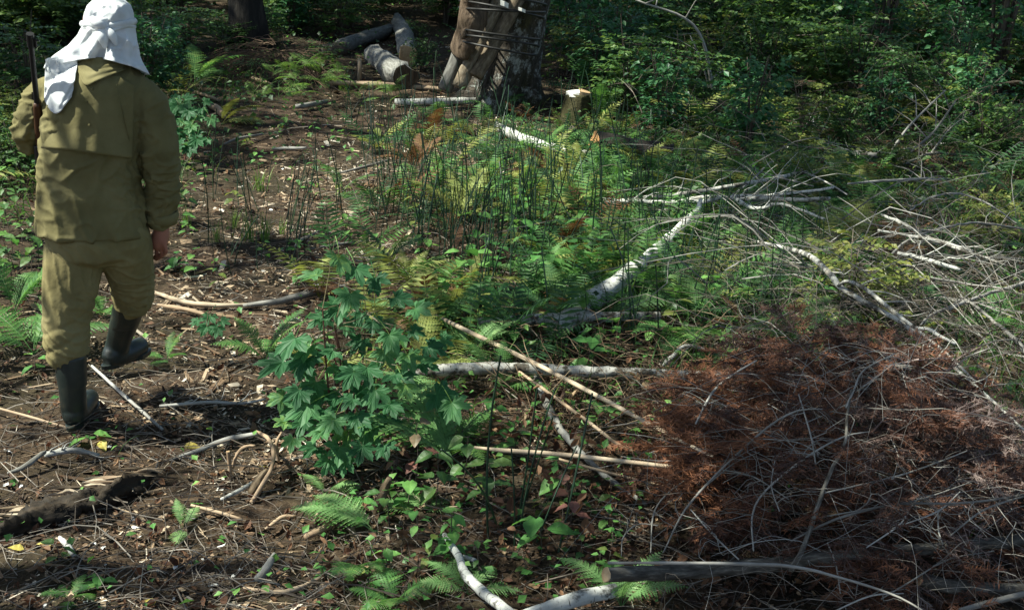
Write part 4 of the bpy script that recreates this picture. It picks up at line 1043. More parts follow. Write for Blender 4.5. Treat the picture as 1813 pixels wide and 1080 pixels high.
# buttress block beside the stump
wood('log', 'stubby brown wood block leaning against the foot of the stump', [(1020, 250, .02), (1012, 228, .16)], [20, 13], 'darkbark', 'wood block', rough=.16, tint=.6)

# ---------------------------------------------------------------- brushwood of grey branches on the right
def brush_surf(x, y):
    return gzf(x, y) + .46 * math.exp(-(((x - 2.7) / 1.7) ** 2 + ((y - 8.2) / 2.1) ** 2)) + .10 * math.exp(-(((x - 2.0) / 1.2) ** 2 + ((y - 5.6) / 1.1) ** 2)) + .03
BR = [
    ('longest pale branch sweeping right across the top of the brushwood', [(1050, 362), (1130, 352), (1200, 343), (1356, 318), (1450, 296), (1542, 277), (1640, 258), (1700, 252)], [6, 9, 10, 9, 8, 7, 5, 3], 'birchgrey', 6),
    ('white pole lying just below the longest pale branch', [(1066, 353), (1200, 357), (1300, 347), (1356, 343), (1476, 332)], [9, 9, 8, 7, 6], 'birch', 2),
    ('thick dark white patched branch under the white pole', [(1180, 360), (1260, 350), (1340, 352), (1400, 356), (1470, 352)], [10, 12, 11, 10, 8], 'birchgrey', 2),
    ('level grey branch at right of the yellow upright fern', [(1500, 326), (1560, 321), (1620, 320), (1690, 318), (1740, 322)], [4, 6, 6, 5, 3], 'greypole', 4),
    ('straight thin branch pointing right above the brushwood', [(1600, 290), (1650, 273), (1700, 275), (1800, 277)], [5, 6, 5, 3], 'greypole', 3),
    ('pale broken branch lying behind the crooked birch tip', [(1240, 362), (1290, 352), (1340, 372), (1385, 362), (1460, 388)], [6, 9, 8, 7, 5], 'birch', 3),
    ('pale slanting branch right of the brown fern stalks', [(1562, 380), (1600, 398), (1660, 424), (1724, 446)], [6, 7, 8, 6], 'birchgrey', 2),
    ('second slanting branch below the brown fern stalks', [(1554, 407), (1620, 420), (1702, 442), (1780, 470)], [5, 7, 7, 5], 'birchgrey', 2),
    ('white rotten branch lying deep in the brushwood at right', [(1590, 448), (1640, 462), (1700, 478)], [8, 10, 8], 'birch', 0),
    ('long straight twig running level below the brown fern stalks', [(1470, 478), (1580, 484), (1690, 500), (1790, 512)], [5, 5, 5, 4], 'greypole', 3),
    ('grey branch curving up to the right edge above the needles', [(1632, 576), (1646, 558), (1690, 542), (1750, 520), (1830, 496)], [4, 7, 8, 8, 8], 'greypole', 2),
    ('dark grey branch dropping towards the right edge', [(1700, 524), (1724, 540), (1770, 580), (1800, 612), (1830, 640)], [4, 6, 8, 10, 10], 'greypole', 3),
    ('arching thin branch over the right side of the brushwood', [(1558, 466), (1590, 438), (1630, 416), (1690, 402), (1744, 397), (1830, 410)], [4, 5, 5, 5, 5, 4], 'greypole', 5),
    ('high dark arc of branch at the right edge of the brushwood', [(1610, 372), (1650, 346), (1700, 342), (1750, 362), (1800, 396)], [3, 4, 5, 4, 3], 'greypole', 5),
    ('branch crossing the brushwood from lower left to upper right', [(1290, 350), (1340, 310), (1390, 262), (1420, 232), (1450, 200)], [3, 4, 5, 5, 3], 'greypole', 4),
    ('short white broken branch end with upturned fork', [(1395, 262), (1432, 248), (1440, 220), (1430, 196)], [7, 7, 5, 4], 'birch', 3),
    ('thin branch falling across the brushwood from the upper left', [(1250, 238), (1330, 262), (1400, 292), (1460, 320), (1500, 345)], [4, 5, 5, 4, 3], 'greypole', 3),
    ('lower thin branch parallel to the fallen one at upper left', [(1196, 262), (1280, 284), (1370, 312), (1440, 330)], [5, 5, 4, 3], 'greypole', 3),
]
for lb, pts, w, mt, tw in BR:
    wood('branch', lb, pts, [q * .82 for q in w], mt, 'branch', 'brushwood branches', surf=brush_surf, rough=.09, sides=7, twigs=tw + 2, twig_len=.45, jit=.0035)
# the pale forked branch before the brushwood
wood('branch', 'strong pale branch bending down to the right above the needles', [(1340, 428, .30), (1400, 442, .38), (1436, 455, .42), (1470, 486, .44), (1490, 510, .44), (1540, 540, .42), (1598, 572, .42), (1640, 610, .42), (1700, 660, .44), (1760, 712, .46), (1820, 768, .46)], [5, 8, 10, 11, 10, 9, 8, 7, 6, 5, 3.5], 'birchgrey', 'branch', rough=.09, n=50, twigs=7, twig_len=.3)
wood('branch', 'thinner twin stem looping above the strong pale branch', [(1484, 506, .45), (1500, 498, .50), (1530, 510, .50), (1580, 550, .48), (1626, 586, .46), (1680, 630, .44), (1726, 676, .42)], [5, 6, 7, 7, 6, 5, 4], 'birchgrey', 'branch', n=34, twigs=5, twig_len=.25)
wood('branch', 'short broken stub pointing right off the strong pale branch', [(1612, 580, .42), (1646, 584, .43), (1662, 594, .43), (1692, 609, .42)], [5, 7, 6, 6], 'birch', 'branch')
wood('branch', 'short pale branch lying by the arching fern', [(1170, 648, .06), (1190, 632, .10), (1216, 612, .14), (1262, 622, .10)], [11, 9, 7, 5], 'birchgrey', 'branch', n=16)
# slim leaning saplings and dead sticks at the back
def lean(label, a, b, w, dz, mat='greypole', tw=3, mid=None):
    p = hit(*a); q = Vector(p)
    d = ray(b[0], b[1]); t = (p.y + dz) / d.y; q = Vector((d.x * t, d.y * t, CAM_H + d.z * t))
    m = (p + q) / 2 + (Vector(mid) if mid else Vector((0, 0, .06)))
    r = w * pxm(p) * .5; g = Geo(); C = spline([p - Vector((0, 0, .05)), m, q], 16)
    tube(g, C, np.linspace(r, r * .45, 16), 7, .08, int(a[0]), True, .6)
    r2 = np.random.default_rng(int(a[0]))
    for k in range(tw):
        i = r2.integers(5, 15); dd = np.array([r2.normal(0, .5), r2.normal(0, .4), r2.uniform(.1, .7)]) * .5
        tube(g, [C[i], C[i] + dd * .5 + [0, 0, .03], C[i] + dd], [r * .4, r * .3, .002], 4, 0, 0, False, .5)
    return tag(g.build('dead_stick', MT[mat], smooth=True, loc=p), label, 'stick')
lean('bare stick leaning left high in the back thicket, bent in the middle', (1268, 196), (1125, 0), 7, -.3, mid=(.2, 0, .3))
lean('slim bare stick dropping steeply beside the bent leaning one', (1266, 192), (1222, 64), 4, 0)
lean('long thin branch slanting down right from the stump ferns', (1275, 246), (1068, 178), 7, 1.0, tw=2)
lean('long thin branch slanting above the one from the stump ferns', (1345, 262), (1140, 148), 6, 1.2, tw=2)
lean('grey stick leaning right out of the brushwood, left of a pair', (1566, 282), (1674, 160), 6, -.2, tw=2, mid=(-.06, 0, -.03))
lean('grey stick leaning right out of the brushwood, right of a pair', (1582, 282), (1694, 176), 6, -.2, tw=3, mid=(.06, 0, -.06))
lean('thin bare stick leaning far right behind the brushwood', (1640, 276), (1722, 200), 4, .2, tw=3)
lean('bare stick leaning right at the top of the thicket', (1440, 76), (1520, -10), 6, .4, tw=3)
lean('dark bare sapling crossing at the upper right corner', (1714, 110), (1740, -20), 8, .2, 'darkbark', 3)
lean('dark bare sapling beside the crossing one, leaning left', (1722, 112), (1700, -20), 7, .3, 'darkbark', 2)
lean('short grey snag standing in ferns right of the stump', (1186, 104), (1182, 62), 16, 0, 'birchgrey', 0)
lean('bare stick leaning low right of the stump', (1226, 170), (1300, 120), 5, .4, tw=2)
# ---------------------------------------------------------------- the big leaning tree with poles and boards wired to it
def lichen_bark():
    m, nt, b = nodes_of('lichened mossy bark')
    n1 = noise_(nt, coord(nt, 'bc', (26, 26, 10)), 1, 7, .75)
    n2 = noise_(nt, coord(nt, 'bc', (8, 8, 6)), 1, 6, .8)
    n3 = noise_(nt, coord(nt, 'bc', (2.2, 2.2, 1.2)), 1, 3)
    c = ramp(nt, [(.3, (.012, .010, .008)), (.5, (.055, .043, .031)), (.68, (.15, .125, .095))], n1)
    mo = ramp(nt, [(.32, (.016, .014, .006)), (.66, (.085, .07, .022))], n1)
    li = ramp(nt, [(.3, (.12, .12, .10)), (.45, (.30, .31, .28)), (.62, (.62, .64, .60))], n1)
    mx = nt.nodes.new('ShaderNodeMix'); mx.data_type = 'RGBA'
    nt.links.new(ramp(nt, [(.48, (0, 0, 0)), (.60, (1, 1, 1))], n3), mx.inputs['Factor']); nt.links.new(c, mx.inputs['A']); nt.links.new(mo, mx.inputs['B'])
    m2 = nt.nodes.new('ShaderNodeMix'); m2.data_type = 'RGBA'
    nt.links.new(ramp(nt, [(.52, (0, 0, 0)), (.62, (1, 1, 1))], n2), m2.inputs['Factor']); nt.links.new(mx.outputs['Result'], m2.inputs['A']); nt.links.new(li, m2.inputs['B'])
    nt.links.new(m2.outputs['Result'], b.inputs['Base Color']); b.inputs['Roughness'].default_value = .9
    bump(nt, b, n1, 1, .06); return m
MT['lichenbark'] = lichen_bark()

def main_tree():
    p = hit(884, 184)
    e = tree(p, 46 * pxm(p), 10.5, 'mid', 'thick mossy tree leaning right with boards and poles wired to its trunk', 1.2, (1.9, .3), name='leaning_tree', mat='lichenbark', flare=True)
    Y = p.y
    r0 = 52 * pxm(p)
    def bar(label, name, cat, a, b, w, dY, mat, tint=.5):
        p0, p1 = J(*a, Y + dY), J(*b, Y + dY + .25)
        p1 = p1 + (p1 - p0) * .55
        g = Geo(); r = w * pxm(p) * .5; base = Vector(p0)
        tube(g, spline([p0 - (p1 - p0) * .04, p0 * .5 + p1 * .5 + [.02, 0, 0], p1], 24), np.full(24, r), 14, .07, int(a[0]), True, tint)
        return tag(g.build(name, mat, smooth=True, loc=base), label, cat)
    dark_pole = M('brown pole bark', [(0, (.025, .018, .012)), (.5, (.14, .105, .068)), (1, (.30, .25, .18))], scale=(34, 34, 12), namt=.85, bmp=1, bdist=.015, detail=6)
    bar('left one of two brown poles leaning against the big mossy tree', 'leaning_pole', 'pole', (816, 146), (880, 0), 25, -.62, dark_pole, .65)
    bar('right one of two brown poles leaning against the big mossy tree', 'leaning_pole', 'pole', (846, 128), (912, 0), 26, -.60, dark_pole, .45)
    bar('grey pole foot showing under the brown bark slab by the tree', 'leaning_pole', 'pole', (790, 152), (838, 20), 26, -.45, MT['greybark'], .35)
    # weathered slab of bark tied over the poles
    out = [(827, -60), (817, 22), (813, 48), (801, 83), (803, 92), (808, 99), (828, 106), (848, 64), (862, 28), (868, 10), (884, -60)]
    g = Geo(); V = []; n = len(out)
    def bow(x, y): return Y - .76 + .0007 * (x - 833) ** 2 * .6 + .012 * math.sin(x * .21 + y * .09) + .02 * math.sin(y * .13)
    rows = 34; cols = 16; yy = np.linspace(-60, 105, rows)
    lx = np.interp(yy, [-60, 22, 48, 83, 92, 99, 105], [827, 817, 813, 801, 803, 808, 824]); rx = np.interp(yy, [-60, 10, 28, 64, 105], [884, 868, 862, 848, 829])
    for y_, a, b in zip(yy, lx, rx):
        for k in range(cols): x_ = a + (b - a) * k / (cols - 1); V.append(J(x_, y_, bow(x_, y_)))
    i = (np.arange(rows - 1)[:, None] * cols + np.arange(cols - 1)[None]).ravel()
    V = np.array(V); g.add(V, np.stack([i, i + cols, i + cols + 1, i + 1], -1), .5, V * [1, 1, .35])
    slab = M('brown weathered slab', [(0, (.022, .014, .009)), (.45, (.075, .049, .029)), (.8, (.16, .115, .076)), (1, (.30, .26, .21))], scale=24, namt=.8, bmp=1, bdist=.03, rough=.75, detail=7)
    base = V[len(V) // 2]
    o = thick(g.build('bark_slab', slab, smooth=True, loc=base), .03); tag(o, 'brown curved bark slab wired to the left side of the big tree', 'bark slab')
    g = Geo()
    for a, b in (((824, 52), (820, 70)), ((815, 86), (822, 74))):
        q = [J(a[0], a[1], bow(*a) - .03), J(.5 * (a[0] + b[0]) + 2, .5 * (a[1] + b[1]), bow(*a) - .06), J(b[0], b[1], bow(*b) - .03)]; tube(g, q, [.03, .045, .02], 8, .2, 3)
    k = g.build('torn_flap', slab, o, smooth=True); k.location = -Vector(base)
    # dark wires round the bundle
    ctr = lambda py: 872 + (150 - py) * .24
    wires = [(50, 70, -4), (62, 82, 4), (70, 98, -6), (2, 33, 6), (14, 22, -3), (-14, 10, 8)]
    for k, (yl, yr, sag) in enumerate(wires):
        P = []
        for a in np.linspace(0, 2 * PI, 40, endpoint=False):
            ca, sa = math.cos(a), math.sin(a)
            py = .5 * (yl + yr) + .5 * (yr - yl) * ca + sag * sa * .5
            cx = .5 * (805 + 956) + (80 - py) * .14; hw = 78 - .06 * py
            P.append(J(cx + hw * ca, py, Y - .02 + (.97 if sa < 0 else .62) * np.sign(sa) * abs(sa) ** .5))
        P.append(P[0]); g = Geo(); tube(g, P, .0125, 6, 0, 0, False)
        o = g.build('wire', MT['wire'], loc=P[0], smooth=True)
        tag(o, ['dark wire tied low round tree and bark slab, third from the bottom', 'dark wire crossing it low round the tree poles, second from the bottom', 'lowest dark wire round the tree, poles and bark slab', 'dark wire sloping down right just under the white tags', 'dark wire running through the two white tags', 'uppermost dark wire round the tree at the top edge'][k], 'wire')
    for lab, a, b, w in (('larger white tag on the wire round the tree, left of the smaller', (886, 5), (900, 11), 8), ('smaller white tag on the wire round the tree', (918, 16), (930, 21), 5)):
        g = Geo(); q = [J(a[0], a[1], Y - 1.01), J(.5 * (a[0] + b[0]), .5 * (a[1] + b[1]) - .5, Y - 1.02), J(b[0], b[1], Y - 1.01)]
        V = np.concatenate([np.array(q) + [0, 0, w * pxm(p) * .5], np.array(q) - [0, 0, w * pxm(p) * .5]])
        g.add(V, np.array([[0, 3, 4, 1], [1, 4, 5, 2]])); tag(thick(g.build('tag', MT['flake'], loc=q[0]), .006), lab, 'tag')
MT['wire'] = M('dark wire', [(0, (.008, .008, .008)), (1, (.03, .028, .025))], rough=.5)
main_tree()

# ---------------------------------------------------------------- other trees
p = hit(438, 84); tree(p, 27 * pxm(p), 11, 'dense', 'dark straight tree trunk at the top left behind the brown brush heap', 1.3, (-.3, .4), tint=.05)
for bx, by, sc in ((395, 70, .6), (470, 78, .55), (420, 92, .4)): shrub_px('broadB' if bx < 420 else 'pinA', bx, by, sc, {395: 'small bush left of the dark straight trunk', 470: 'small green bush right of the dark straight trunk', 420: 'little bush at the foot of the dark straight trunk'}[bx])
p = hit(1388, 40); tree(p, 22 * pxm(p), 11, 'dense', 'dark trunk deep in the thicket at the upper right', 1.2, (.2, .2))
p = hit(1290, -40); tree(p, 24 * pxm(p), 11, 'dense', 'dark far trunk showing between shrubs above the leaning bent stick', 1.2, (.1, .2))
p = hit(20, 30); tree(p, 30 * pxm(p), 11, 'dense', 'dark trunk in shade at the top left corner', 1.2, (-.2, .2))
p = hit(610, -60); tree(p, 24 * pxm(p), 12, 'dense', 'dark far trunk above the sawn logs', 1.2, (.1, .2))
p = hit(1700, -20); tree(p, 26 * pxm(p), 12, 'dense', 'dark far trunk at the upper right corner', 1.3, (.1, .2))
# added trees out of view, crowns placed to dapple the light
for x, y, r, H, cr, sc, ln in SHADE_TREES:
    tree((x, y, gzf(x, y)), r, H, cr, 'unseen tree added beside the clearing to shade it', sc, ln, 'added shade trees round the clearing')

# ---------------------------------------------------------------- ferns
def frond_mesh(L, W, n, e0, e1, high=True, seed=0, mat='fern', shape=.33):
    r = np.random.default_rng(seed); g = Geo(); k = 24
    e = np.radians(np.linspace(e0, e1, k)); st = L / (k - 1)
    y = np.concatenate([[0], np.cumsum(np.cos(e[:-1]) * st)]); z = np.concatenate([[0], np.cumsum(np.sin(e[:-1]) * st)])
    x = .03 * L * np.sin(np.linspace(0, 2.2, k) + r.uniform(0, 6)) - .03 * L * math.sin(0)
    x = x - x[0]
    C = np.stack([x, y, z], -1)
    tube(g, C, np.linspace(.0032, .0009, k) * (L / .5), 4, 0, 0, False, .35)
    for i in range(n):
        s = .16 + .83 * (i + .5) / n
        prof = (min(1, (s - .10) / shape) ** .8) * (1 - max(0, (s - .14 - shape) / (1.0 - .14 - shape)) ** 1.25) if s > .10 else .1
        f = s * (k - 1); a = int(min(f, k - 2)); q = C[a] + (C[a + 1] - C[a]) * (f - a)
        T = np.array([0, math.cos(e[a]), math.sin(e[a])]); Nn = np.array([0, -math.sin(e[a]), math.cos(e[a])])
        for sg in (-1, 1):
            pl = W * max(prof, .10) * r.uniform(.86, 1.08); sw = r.normal(.34, .06)
            d = np.array([sg * math.cos(sw), 0, 0]) + T * math.sin(sw)
            dr = r.normal(-.16, .08)
            wd = min(L / n * .50, pl * .30)
            ti = np.clip(r.normal(.5, .14) + .12 * (s - .5), 0, 1)
            if high:
                m = 6; t = np.linspace(0, 1, m + 1)
                mid = q + np.outer(t, d) * pl + np.outer(dr * t ** 2 * pl, Nn)
                seg = d * pl / m; wv = wd * (1 - .85 * np.linspace(0, 1, m) ** 1.6)[:, None]
                ta, tb = mid[:-1] + seg * .42, mid[:-1] + seg * 1.02
                V = np.concatenate([mid, ta + T * wv * .93 + Nn * wd * .12, tb + T * wv + Nn * wd * .12, ta - T * wv * .86 + Nn * wd * .1, tb - T * wv * .92 + Nn * wd * .1])
                j = np.arange(m); o = m + 1
                F = np.concatenate([np.stack([j, j + 1, o + m + j, o + j], -1), np.stack([j + 1, j, o + 2 * m + j, o + 3 * m + j], -1)])
                g.add(V, F, ti)
            else:
                V = [q - T * wd * .2, q + d * pl * .4 + T * wd * .55 + Nn * dr * pl * .2, q + d * pl + Nn * dr * pl, q + d * pl * .4 - T * wd * .5 + Nn * dr * pl * .2]
                g.add(V, np.array([[0, 2, 1], [0, 3, 2]]) if sg > 0 else np.array([[0, 1, 2], [0, 2, 3]]), ti)
    return g.mesh('frond', MT[mat], smooth=False)

FR = {}
for key, mat in (('fern', 'fern'), ('light', 'fernlight'), ('yellow', 'fernyellow'), ('dark', 'ferndark'), ('brown', 'fernbrown'), ('bough', 'grass')):
    FR[key] = [frond_mesh(.5, .13, 20, 62, -12, True, 1, mat), frond_mesh(.5, .15, 22, 50, -30, True, 2, mat, .28), frond_mesh(.5, .11, 18, 72, 18, True, 3, mat, .4), frond_mesh(.5, .14, 19, 35, -25, True, 4, mat)]
    FR[key + '_far'] = [frond_mesh(.5, .14, 15, 62, -12, False, 5, mat), frond_mesh(.5, .15, 16, 48, -30, False, 6, mat), frond_mesh(.5, .12, 14, 74, 15, False, 7, mat)]

def fern(p, key, L, label, yaws=None, n=6, group=None, name='fern', tilt=0.0, var=None):
    e = empty(name, p); tag(e, label, 'fern', group)
    if yaws is None:
        y0 = random.uniform(0, 6.28); yaws = [y0 + k * 6.283 / n + random.uniform(-.3, .3) for k in range(n)]
    else: yaws = [math.radians(-a) for a in yaws]      # clockwise from straight away
    for k, a in enumerate(yaws):
        me = FR[key][var[k % len(var)] if var else random.randrange(len(FR[key]))]
        s = L / .5 * random.uniform(.82, 1.12)
        place(me, 'frond', e, (0, 0, 0), (tilt + random.uniform(-.12, .12), random.uniform(-.2, .2), a), s)
    return e

def fern_px(px, py, *a, h=0.0, **k): return fern(hit(px, py, h), *a, **k)

NEAR = [
    (806, 838, 'light', .60, 'bright pale fern leaning out from the right side of the maple sapling', [-62, -38, -84, -20], [1, 0]),
    (795, 812, 'fern', .34, 'green fern growing just right of the bright pale fern', [40, 90, -30, 10, 150], None),
    (574, 878, 'light', .16, 'single tiny lit fern under the maple sapling', [-50, 60, 100], None),
    (668, 948, 'light', .34, 'lit fern frond lying left of the bottom mottled birch branch', [-75, -60, -90], [3]),
    (742, 912, 'light', .20, 'flat spread fern seedling before the mossy stub', [-80, -30, 40, 90], [3]),
    (830, 1052, 'light', .20, 'light fern at bottom centre against the mottled birch branch', [-100, -60, -20, 30, 80], None),
    (1100, 1075, 'light', .26, 'light fern beside the sawn end of the stout cut pole', [-60, 0, 50, 100, 160], None),
    (640, 1010, 'fern', .21, 'shaded fern hanging low at bottom left of the mottled birch branch', [150, 190, 210], None),
    (700, 1075, 'fern', .22, 'small fern at the bottom edge left of centre', None, None),
    (128, 1062, 'fern', .12, 'tiny fern at the bottom left corner', None, None),
    (322, 938, 'light', .14, 'tiny lit fern beside the pale splintered stick', [-20, 20, 170], None),
    (296, 640, 'fern', .16, 'small fern just right of the raised boot', None, None),
    (905, 560, 'fern', .46, 'large bright fern cluster in the middle of the picture', [-95, -70, -50, -15, 25, 60, 95, 170], None),
    (955, 500, 'light', .34, 'pale fern behind the large bright fern cluster', [-60, 10, 60], None),
    (1100, 520, 'light', .30, 'light fern standing just left of the white birch trunk', [-50, 0, 40, 80], None),
    (975, 592, 'light', .26, 'pale fern drooping over the butt of the white birch trunk', [-80, 120, 100, 60], None),
    (1228, 612, 'fern', .50, 'tall arching fern right of the white birch butt, drooping left', [-150, -120, -170, -90], [1]),
    (1300, 560, 'dark', .48, 'dark fern with long fronds above the arching fern', [-90, -50, -10, 30, 70], None),
    (1256, 660, 'fern', .22, 'low green fern under the arching fern', None, None),
    (830, 640, 'light', .36, 'light feathery fern crossed by the long straight peeled pole', [-100, -60, -20, 40, 80, 120], None),
    (880, 690, 'fern', .30, 'fern in front of the flaking pale log', [-60, 0, 60, 110], None),
    (1150, 812, 'light', .26, 'flat light fern lying among the poles before the red needles', [60, 90, 110], [3]),
    (1285, 740, 'fern', .24, 'little upright fern at the edge of the red needles', [-20, 10, 40], [2]),
    (470, 640, 'fern', .34, 'green fern growing at the left side of the maple sapling', [-110, -60, -10, 50, 100], None),
    (718, 506, 'yellow', .26, 'pale yellow fern just above the maple sapling', [-30, 10, 40], [2, 0]),
    (815, 400, 'yellow', .52, 'large pale yellow fern standing in the horsetails', [-70, -30, 0, 40, 80], [0, 2]),
    (880, 366, 'yellow', .42, 'second yellowing fern right behind the large pale yellow one', [-60, -10, 40, 90], None),
    (1500, 486, 'yellow', .62, 'tall upright yellow green fern in the brushwood', [-40, -20, 5, 25], [2]),
    (1555, 480, 'brown', .50, 'withered brown fern beside the tall upright yellow one', [-20, 15, 40, 70, 120], [2, 0]),
    (1475, 556, 'dark', .34, 'dark fern hidden under the strong pale branch', [-40, 0, -70], None),
    (400, 122, 'light', .62, 'long sunlit fern frond reaching right behind the person', [75, 50], [3]),
    (345, 150, 'fern', .70, 'big fern with arching fronds right behind the white head cloth', [-20, 10, 40, 80, 110], None),
    (392, 222, 'yellow', .50, 'olive yellow fern hanging over the path right of the jacket', [100, 70, 130, 40], None),
    (60, 628, 'fern', .52, 'green fern at the left edge beside the trousers', [-100, -60, -20, 20, 60], None),
    (24, 560, 'fern', .46, 'green fern at the left edge higher up than the other', [-60, 0, 50, 90], None),
    (182, 560, 'fern', .24, 'small green fern seen between the legs of the person', None, None),
    (765, 250, 'brown', .48, 'rusty brown fern among the horsetails below the leaning tree', None, None),
    (735, 300, 'brown', .40, 'withered fern at the left edge of the horsetails', None, None),
    (880, 318, 'yellow', .40, 'yellowing fern before the whitest broken birch log', None, None),
    (1010, 330, 'yellow', .44, 'yellow green fern left of the dark mossy log', None, None),
    (960, 300, 'brown', .38, 'rusty fern under the whitest broken birch log', None, None),
    (1085, 330, 'fern', .50, 'fresh green fern in front of the dark mossy log', None, None),
    (1180, 300, 'fern', .50, 'fern at the right end of the dark mossy log', None, None),
    (1225, 330, 'yellow', .5, 'olive fern before the white pole of the brushwood', [-90, -50, 60, 90], [3]),
    (1085, 400, 'yellow', .42, 'olive yellow fern left of the crooked birch tip', None, None),
    (990, 400, 'yellow', .38, 'yellowing fern in the middle of the horsetail bed', None, None),
    (1060, 215, 'fern', .55, 'green fern growing right beside the stump', None, None),
    (880, 158, 'light', .34, 'slim lit frond at the foot of the leaning tree', [40, 60], [2]),
    (965, 262, 'fern', .36, 'bluish little fern between stump and broken birch log', [-60, -20, 30, 70], None),
]
for px, py, key, L, lb, yaws, var in NEAR:
    fern_px(px, py, key, L, lb, yaws, var=var, n=6)

# ---------------------------------------------------------------- thicket: shrubs and ferns behind
def in_thicket(px, py):
    if px > 985: return 'right' if py < np.interp(px, [985, 1040, 1150, 1350, 1500, 1813, 2100], [120, 205, 245, 285, 262, 345, 360]) else None
    if 455 < px < 815: return 'middle' if py < np.interp(px, [455, 540, 600, 815], [70, 75, 66, 70]) else None
    if px < 335: return 'left' if py < np.interp(px, [-300, 0, 200, 300, 335], [480, 420, 360, 300, 120]) else None
    if 815 <= px <= 985: return 'middle' if py < 120 else None
    return 'middle' if py < 40 else None
LAB = {
    ('right', 'pinA'): 'leafy green shrub with layered sprays in the thicket behind the brushwood', ('right', 'pinB'): 'yellow green shrub in the thicket behind the brushwood',
    ('right', 'broadA'): 'bluish green broad leaved shrub in the thicket on the right', ('right', 'broadB'): 'dense small leaved bush in the dark thicket on the right', ('right', 'low'): 'low leafy plant at the foot of the right thicket',
    ('middle', 'pinA'): 'leafy green shrub behind the sawn logs at the path end', ('middle', 'pinB'): 'yellow green shrub at the far end of the path', ('middle', 'broadA'): 'bluish green shrub beyond the sawn logs', ('middle', 'broadB'): 'dense bush beyond the far end of the path', ('middle', 'low'): 'low leafy plant at the far end of the path',
    ('left', 'pinA'): 'leafy green shrub in the shade left behind the person', ('left', 'pinB'): 'yellow green shrub left behind the person', ('left', 'broadA'): 'bluish green shrub behind the person at the left', ('left', 'broadB'): 'dense bush in the shade behind the person', ('left', 'low'): 'low leafy plant behind the person'}
cnt = 0
for k in range(4000):
    y = 8.2 + 16 * random.random() ** 1.15; x = (random.random() * 2 - 1) * (.52 * y + 1)
    px, py = proj((x, y, gzf(x, y)))
    rg = in_thicket(px, py)
    if rg is None or random.random() < .55: continue
    if rg == 'left' and px > 30 and y < 9 and random.random() < .6: continue
    key = random.choices(['pinA', 'pinB', 'broadA', 'broadB', 'low'], [4, 2.0 if rg != 'left' else 1, 3, 3, 2])[0]
    sc = random.uniform(.55, .95) * (1 + .02 * (y - 10)) * (1.0 if y > 12 else .75)
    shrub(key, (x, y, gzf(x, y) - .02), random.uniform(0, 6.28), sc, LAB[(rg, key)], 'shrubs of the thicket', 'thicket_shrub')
    cnt += 1
    if cnt >= 190: break
cnt = 0
for k in range(3000):
    y = 8.2 + 9 * random.random(); x = (random.random() * 2 - 1) * (.5 * y + 1)
    px, py = proj((x, y, gzf(x, y))); rg = in_thicket(px, py)
    if rg is None or random.random() < .5: continue
    key = random.choice(['dark_far', 'dark_far', 'fern_far', 'yellow_far'])
    fern((x, y, gzf(x, y)), key, random.uniform(.5, .85), {'right': 'fern with arching fronds in the thicket behind the brushwood', 'middle': 'fern at the far end of the path', 'left': 'fern in the shade left behind the person'}[rg], n=5, group='ferns of the thicket')
    cnt += 1
    if cnt >= 62: break
mids = 0
for k in range(4000):
    px, py = random.uniform(560, 1560), random.uniform(205, 700); q = hit(px, py)
    if random.random() > wetness(q.x, q.y) * (1.15 - .5 * (py > 480)) or (px > 1130 and py > 600) or in_thicket(px, py) or (930 < px < 1190 and 470 < py < 690 and py > 1130 - .5 * px) or (830 < px < 960 and 400 < py < 620): continue
    key = random.choices(['yellow', 'fern', 'dark', 'brown', 'light'], [2.5, 5, 2.5, 2, 2] if px < 1150 else [1, 2, 5, 2, .6])[0]
    fern(q, key + ('_far' if py < 430 else ''), random.uniform(.24, .5), {'yellow': 'small yellowing fern of the damp ground', 'fern': 'small green fern of the damp ground', 'dark': 'small dark fern of the damp ground', 'brown': 'small withered brown fern of the damp ground', 'light': 'small pale green fern of the damp ground'}[key], n=random.randint(3, 5), group='small ferns of the damp ground')
    mids += 1
    if mids >= 155: break
for k in range(14):
    q = hit(random.uniform(1250, 1840), random.uniform(290, 600))
    shrub(random.choice(['low', 'low', 'pinB', 'broadB']), q - Vector((0, 0, .03)), random.uniform(0, 6.28), random.uniform(.4, .75), 'low leafy plant growing up through the dead grey brushwood', 'leafy plants in the brushwood', 'leafy_shrub')
for k in range(24):
    q = hit(random.uniform(1180, 1840), random.uniform(290, 620))
    fern(q, random.choice(['dark', 'dark', 'fern', 'yellow']), random.uniform(.3, .5), 'fern growing up through the dead grey brushwood', n=4, group='ferns in the brushwood')
far_n = 0
for k in range(3000):
    y = random.uniform(15, 27); x = random.uniform(-.6, .6) * y; px, py = proj((x, y, gzf(x, y)))
    if 520 < px < 985 and y < 20: continue
    if 280 < px < 560 and y < 18.5: continue
    sh = shrub(random.choice(['pinA', 'broadA', 'broadB', 'pinB', 'tallB']), (x, y, gzf(x, y) - .02), random.uniform(0, 6.28), random.uniform(.8, 1.3), 'leafy bush in the deep shade at the back of the thicket', 'far thicket bushes', 'thicket_shrub')
    far_n += 1
    if far_n >= 100: break
def mesh_np(me):
    V = np.empty(len(me.vertices) * 3, np.float32); me.vertices.foreach_get('co', V)
    T = np.empty(len(me.vertices), np.float32); me.attributes['tint'].data.foreach_get('value', T)
    L = np.empty(len(me.loops), np.int32); me.loops.foreach_get('vertex_index', L)
    n = np.empty(len(me.polygons), np.int32); me.polygons.foreach_get('loop_total', n); st = np.concatenate([[0], np.cumsum(n)[:-1]])
    F = [L[st[n == k][:, None] + np.arange(k)] for k in np.unique(n)]
    return V.reshape(-1, 3).astype(float), F, T
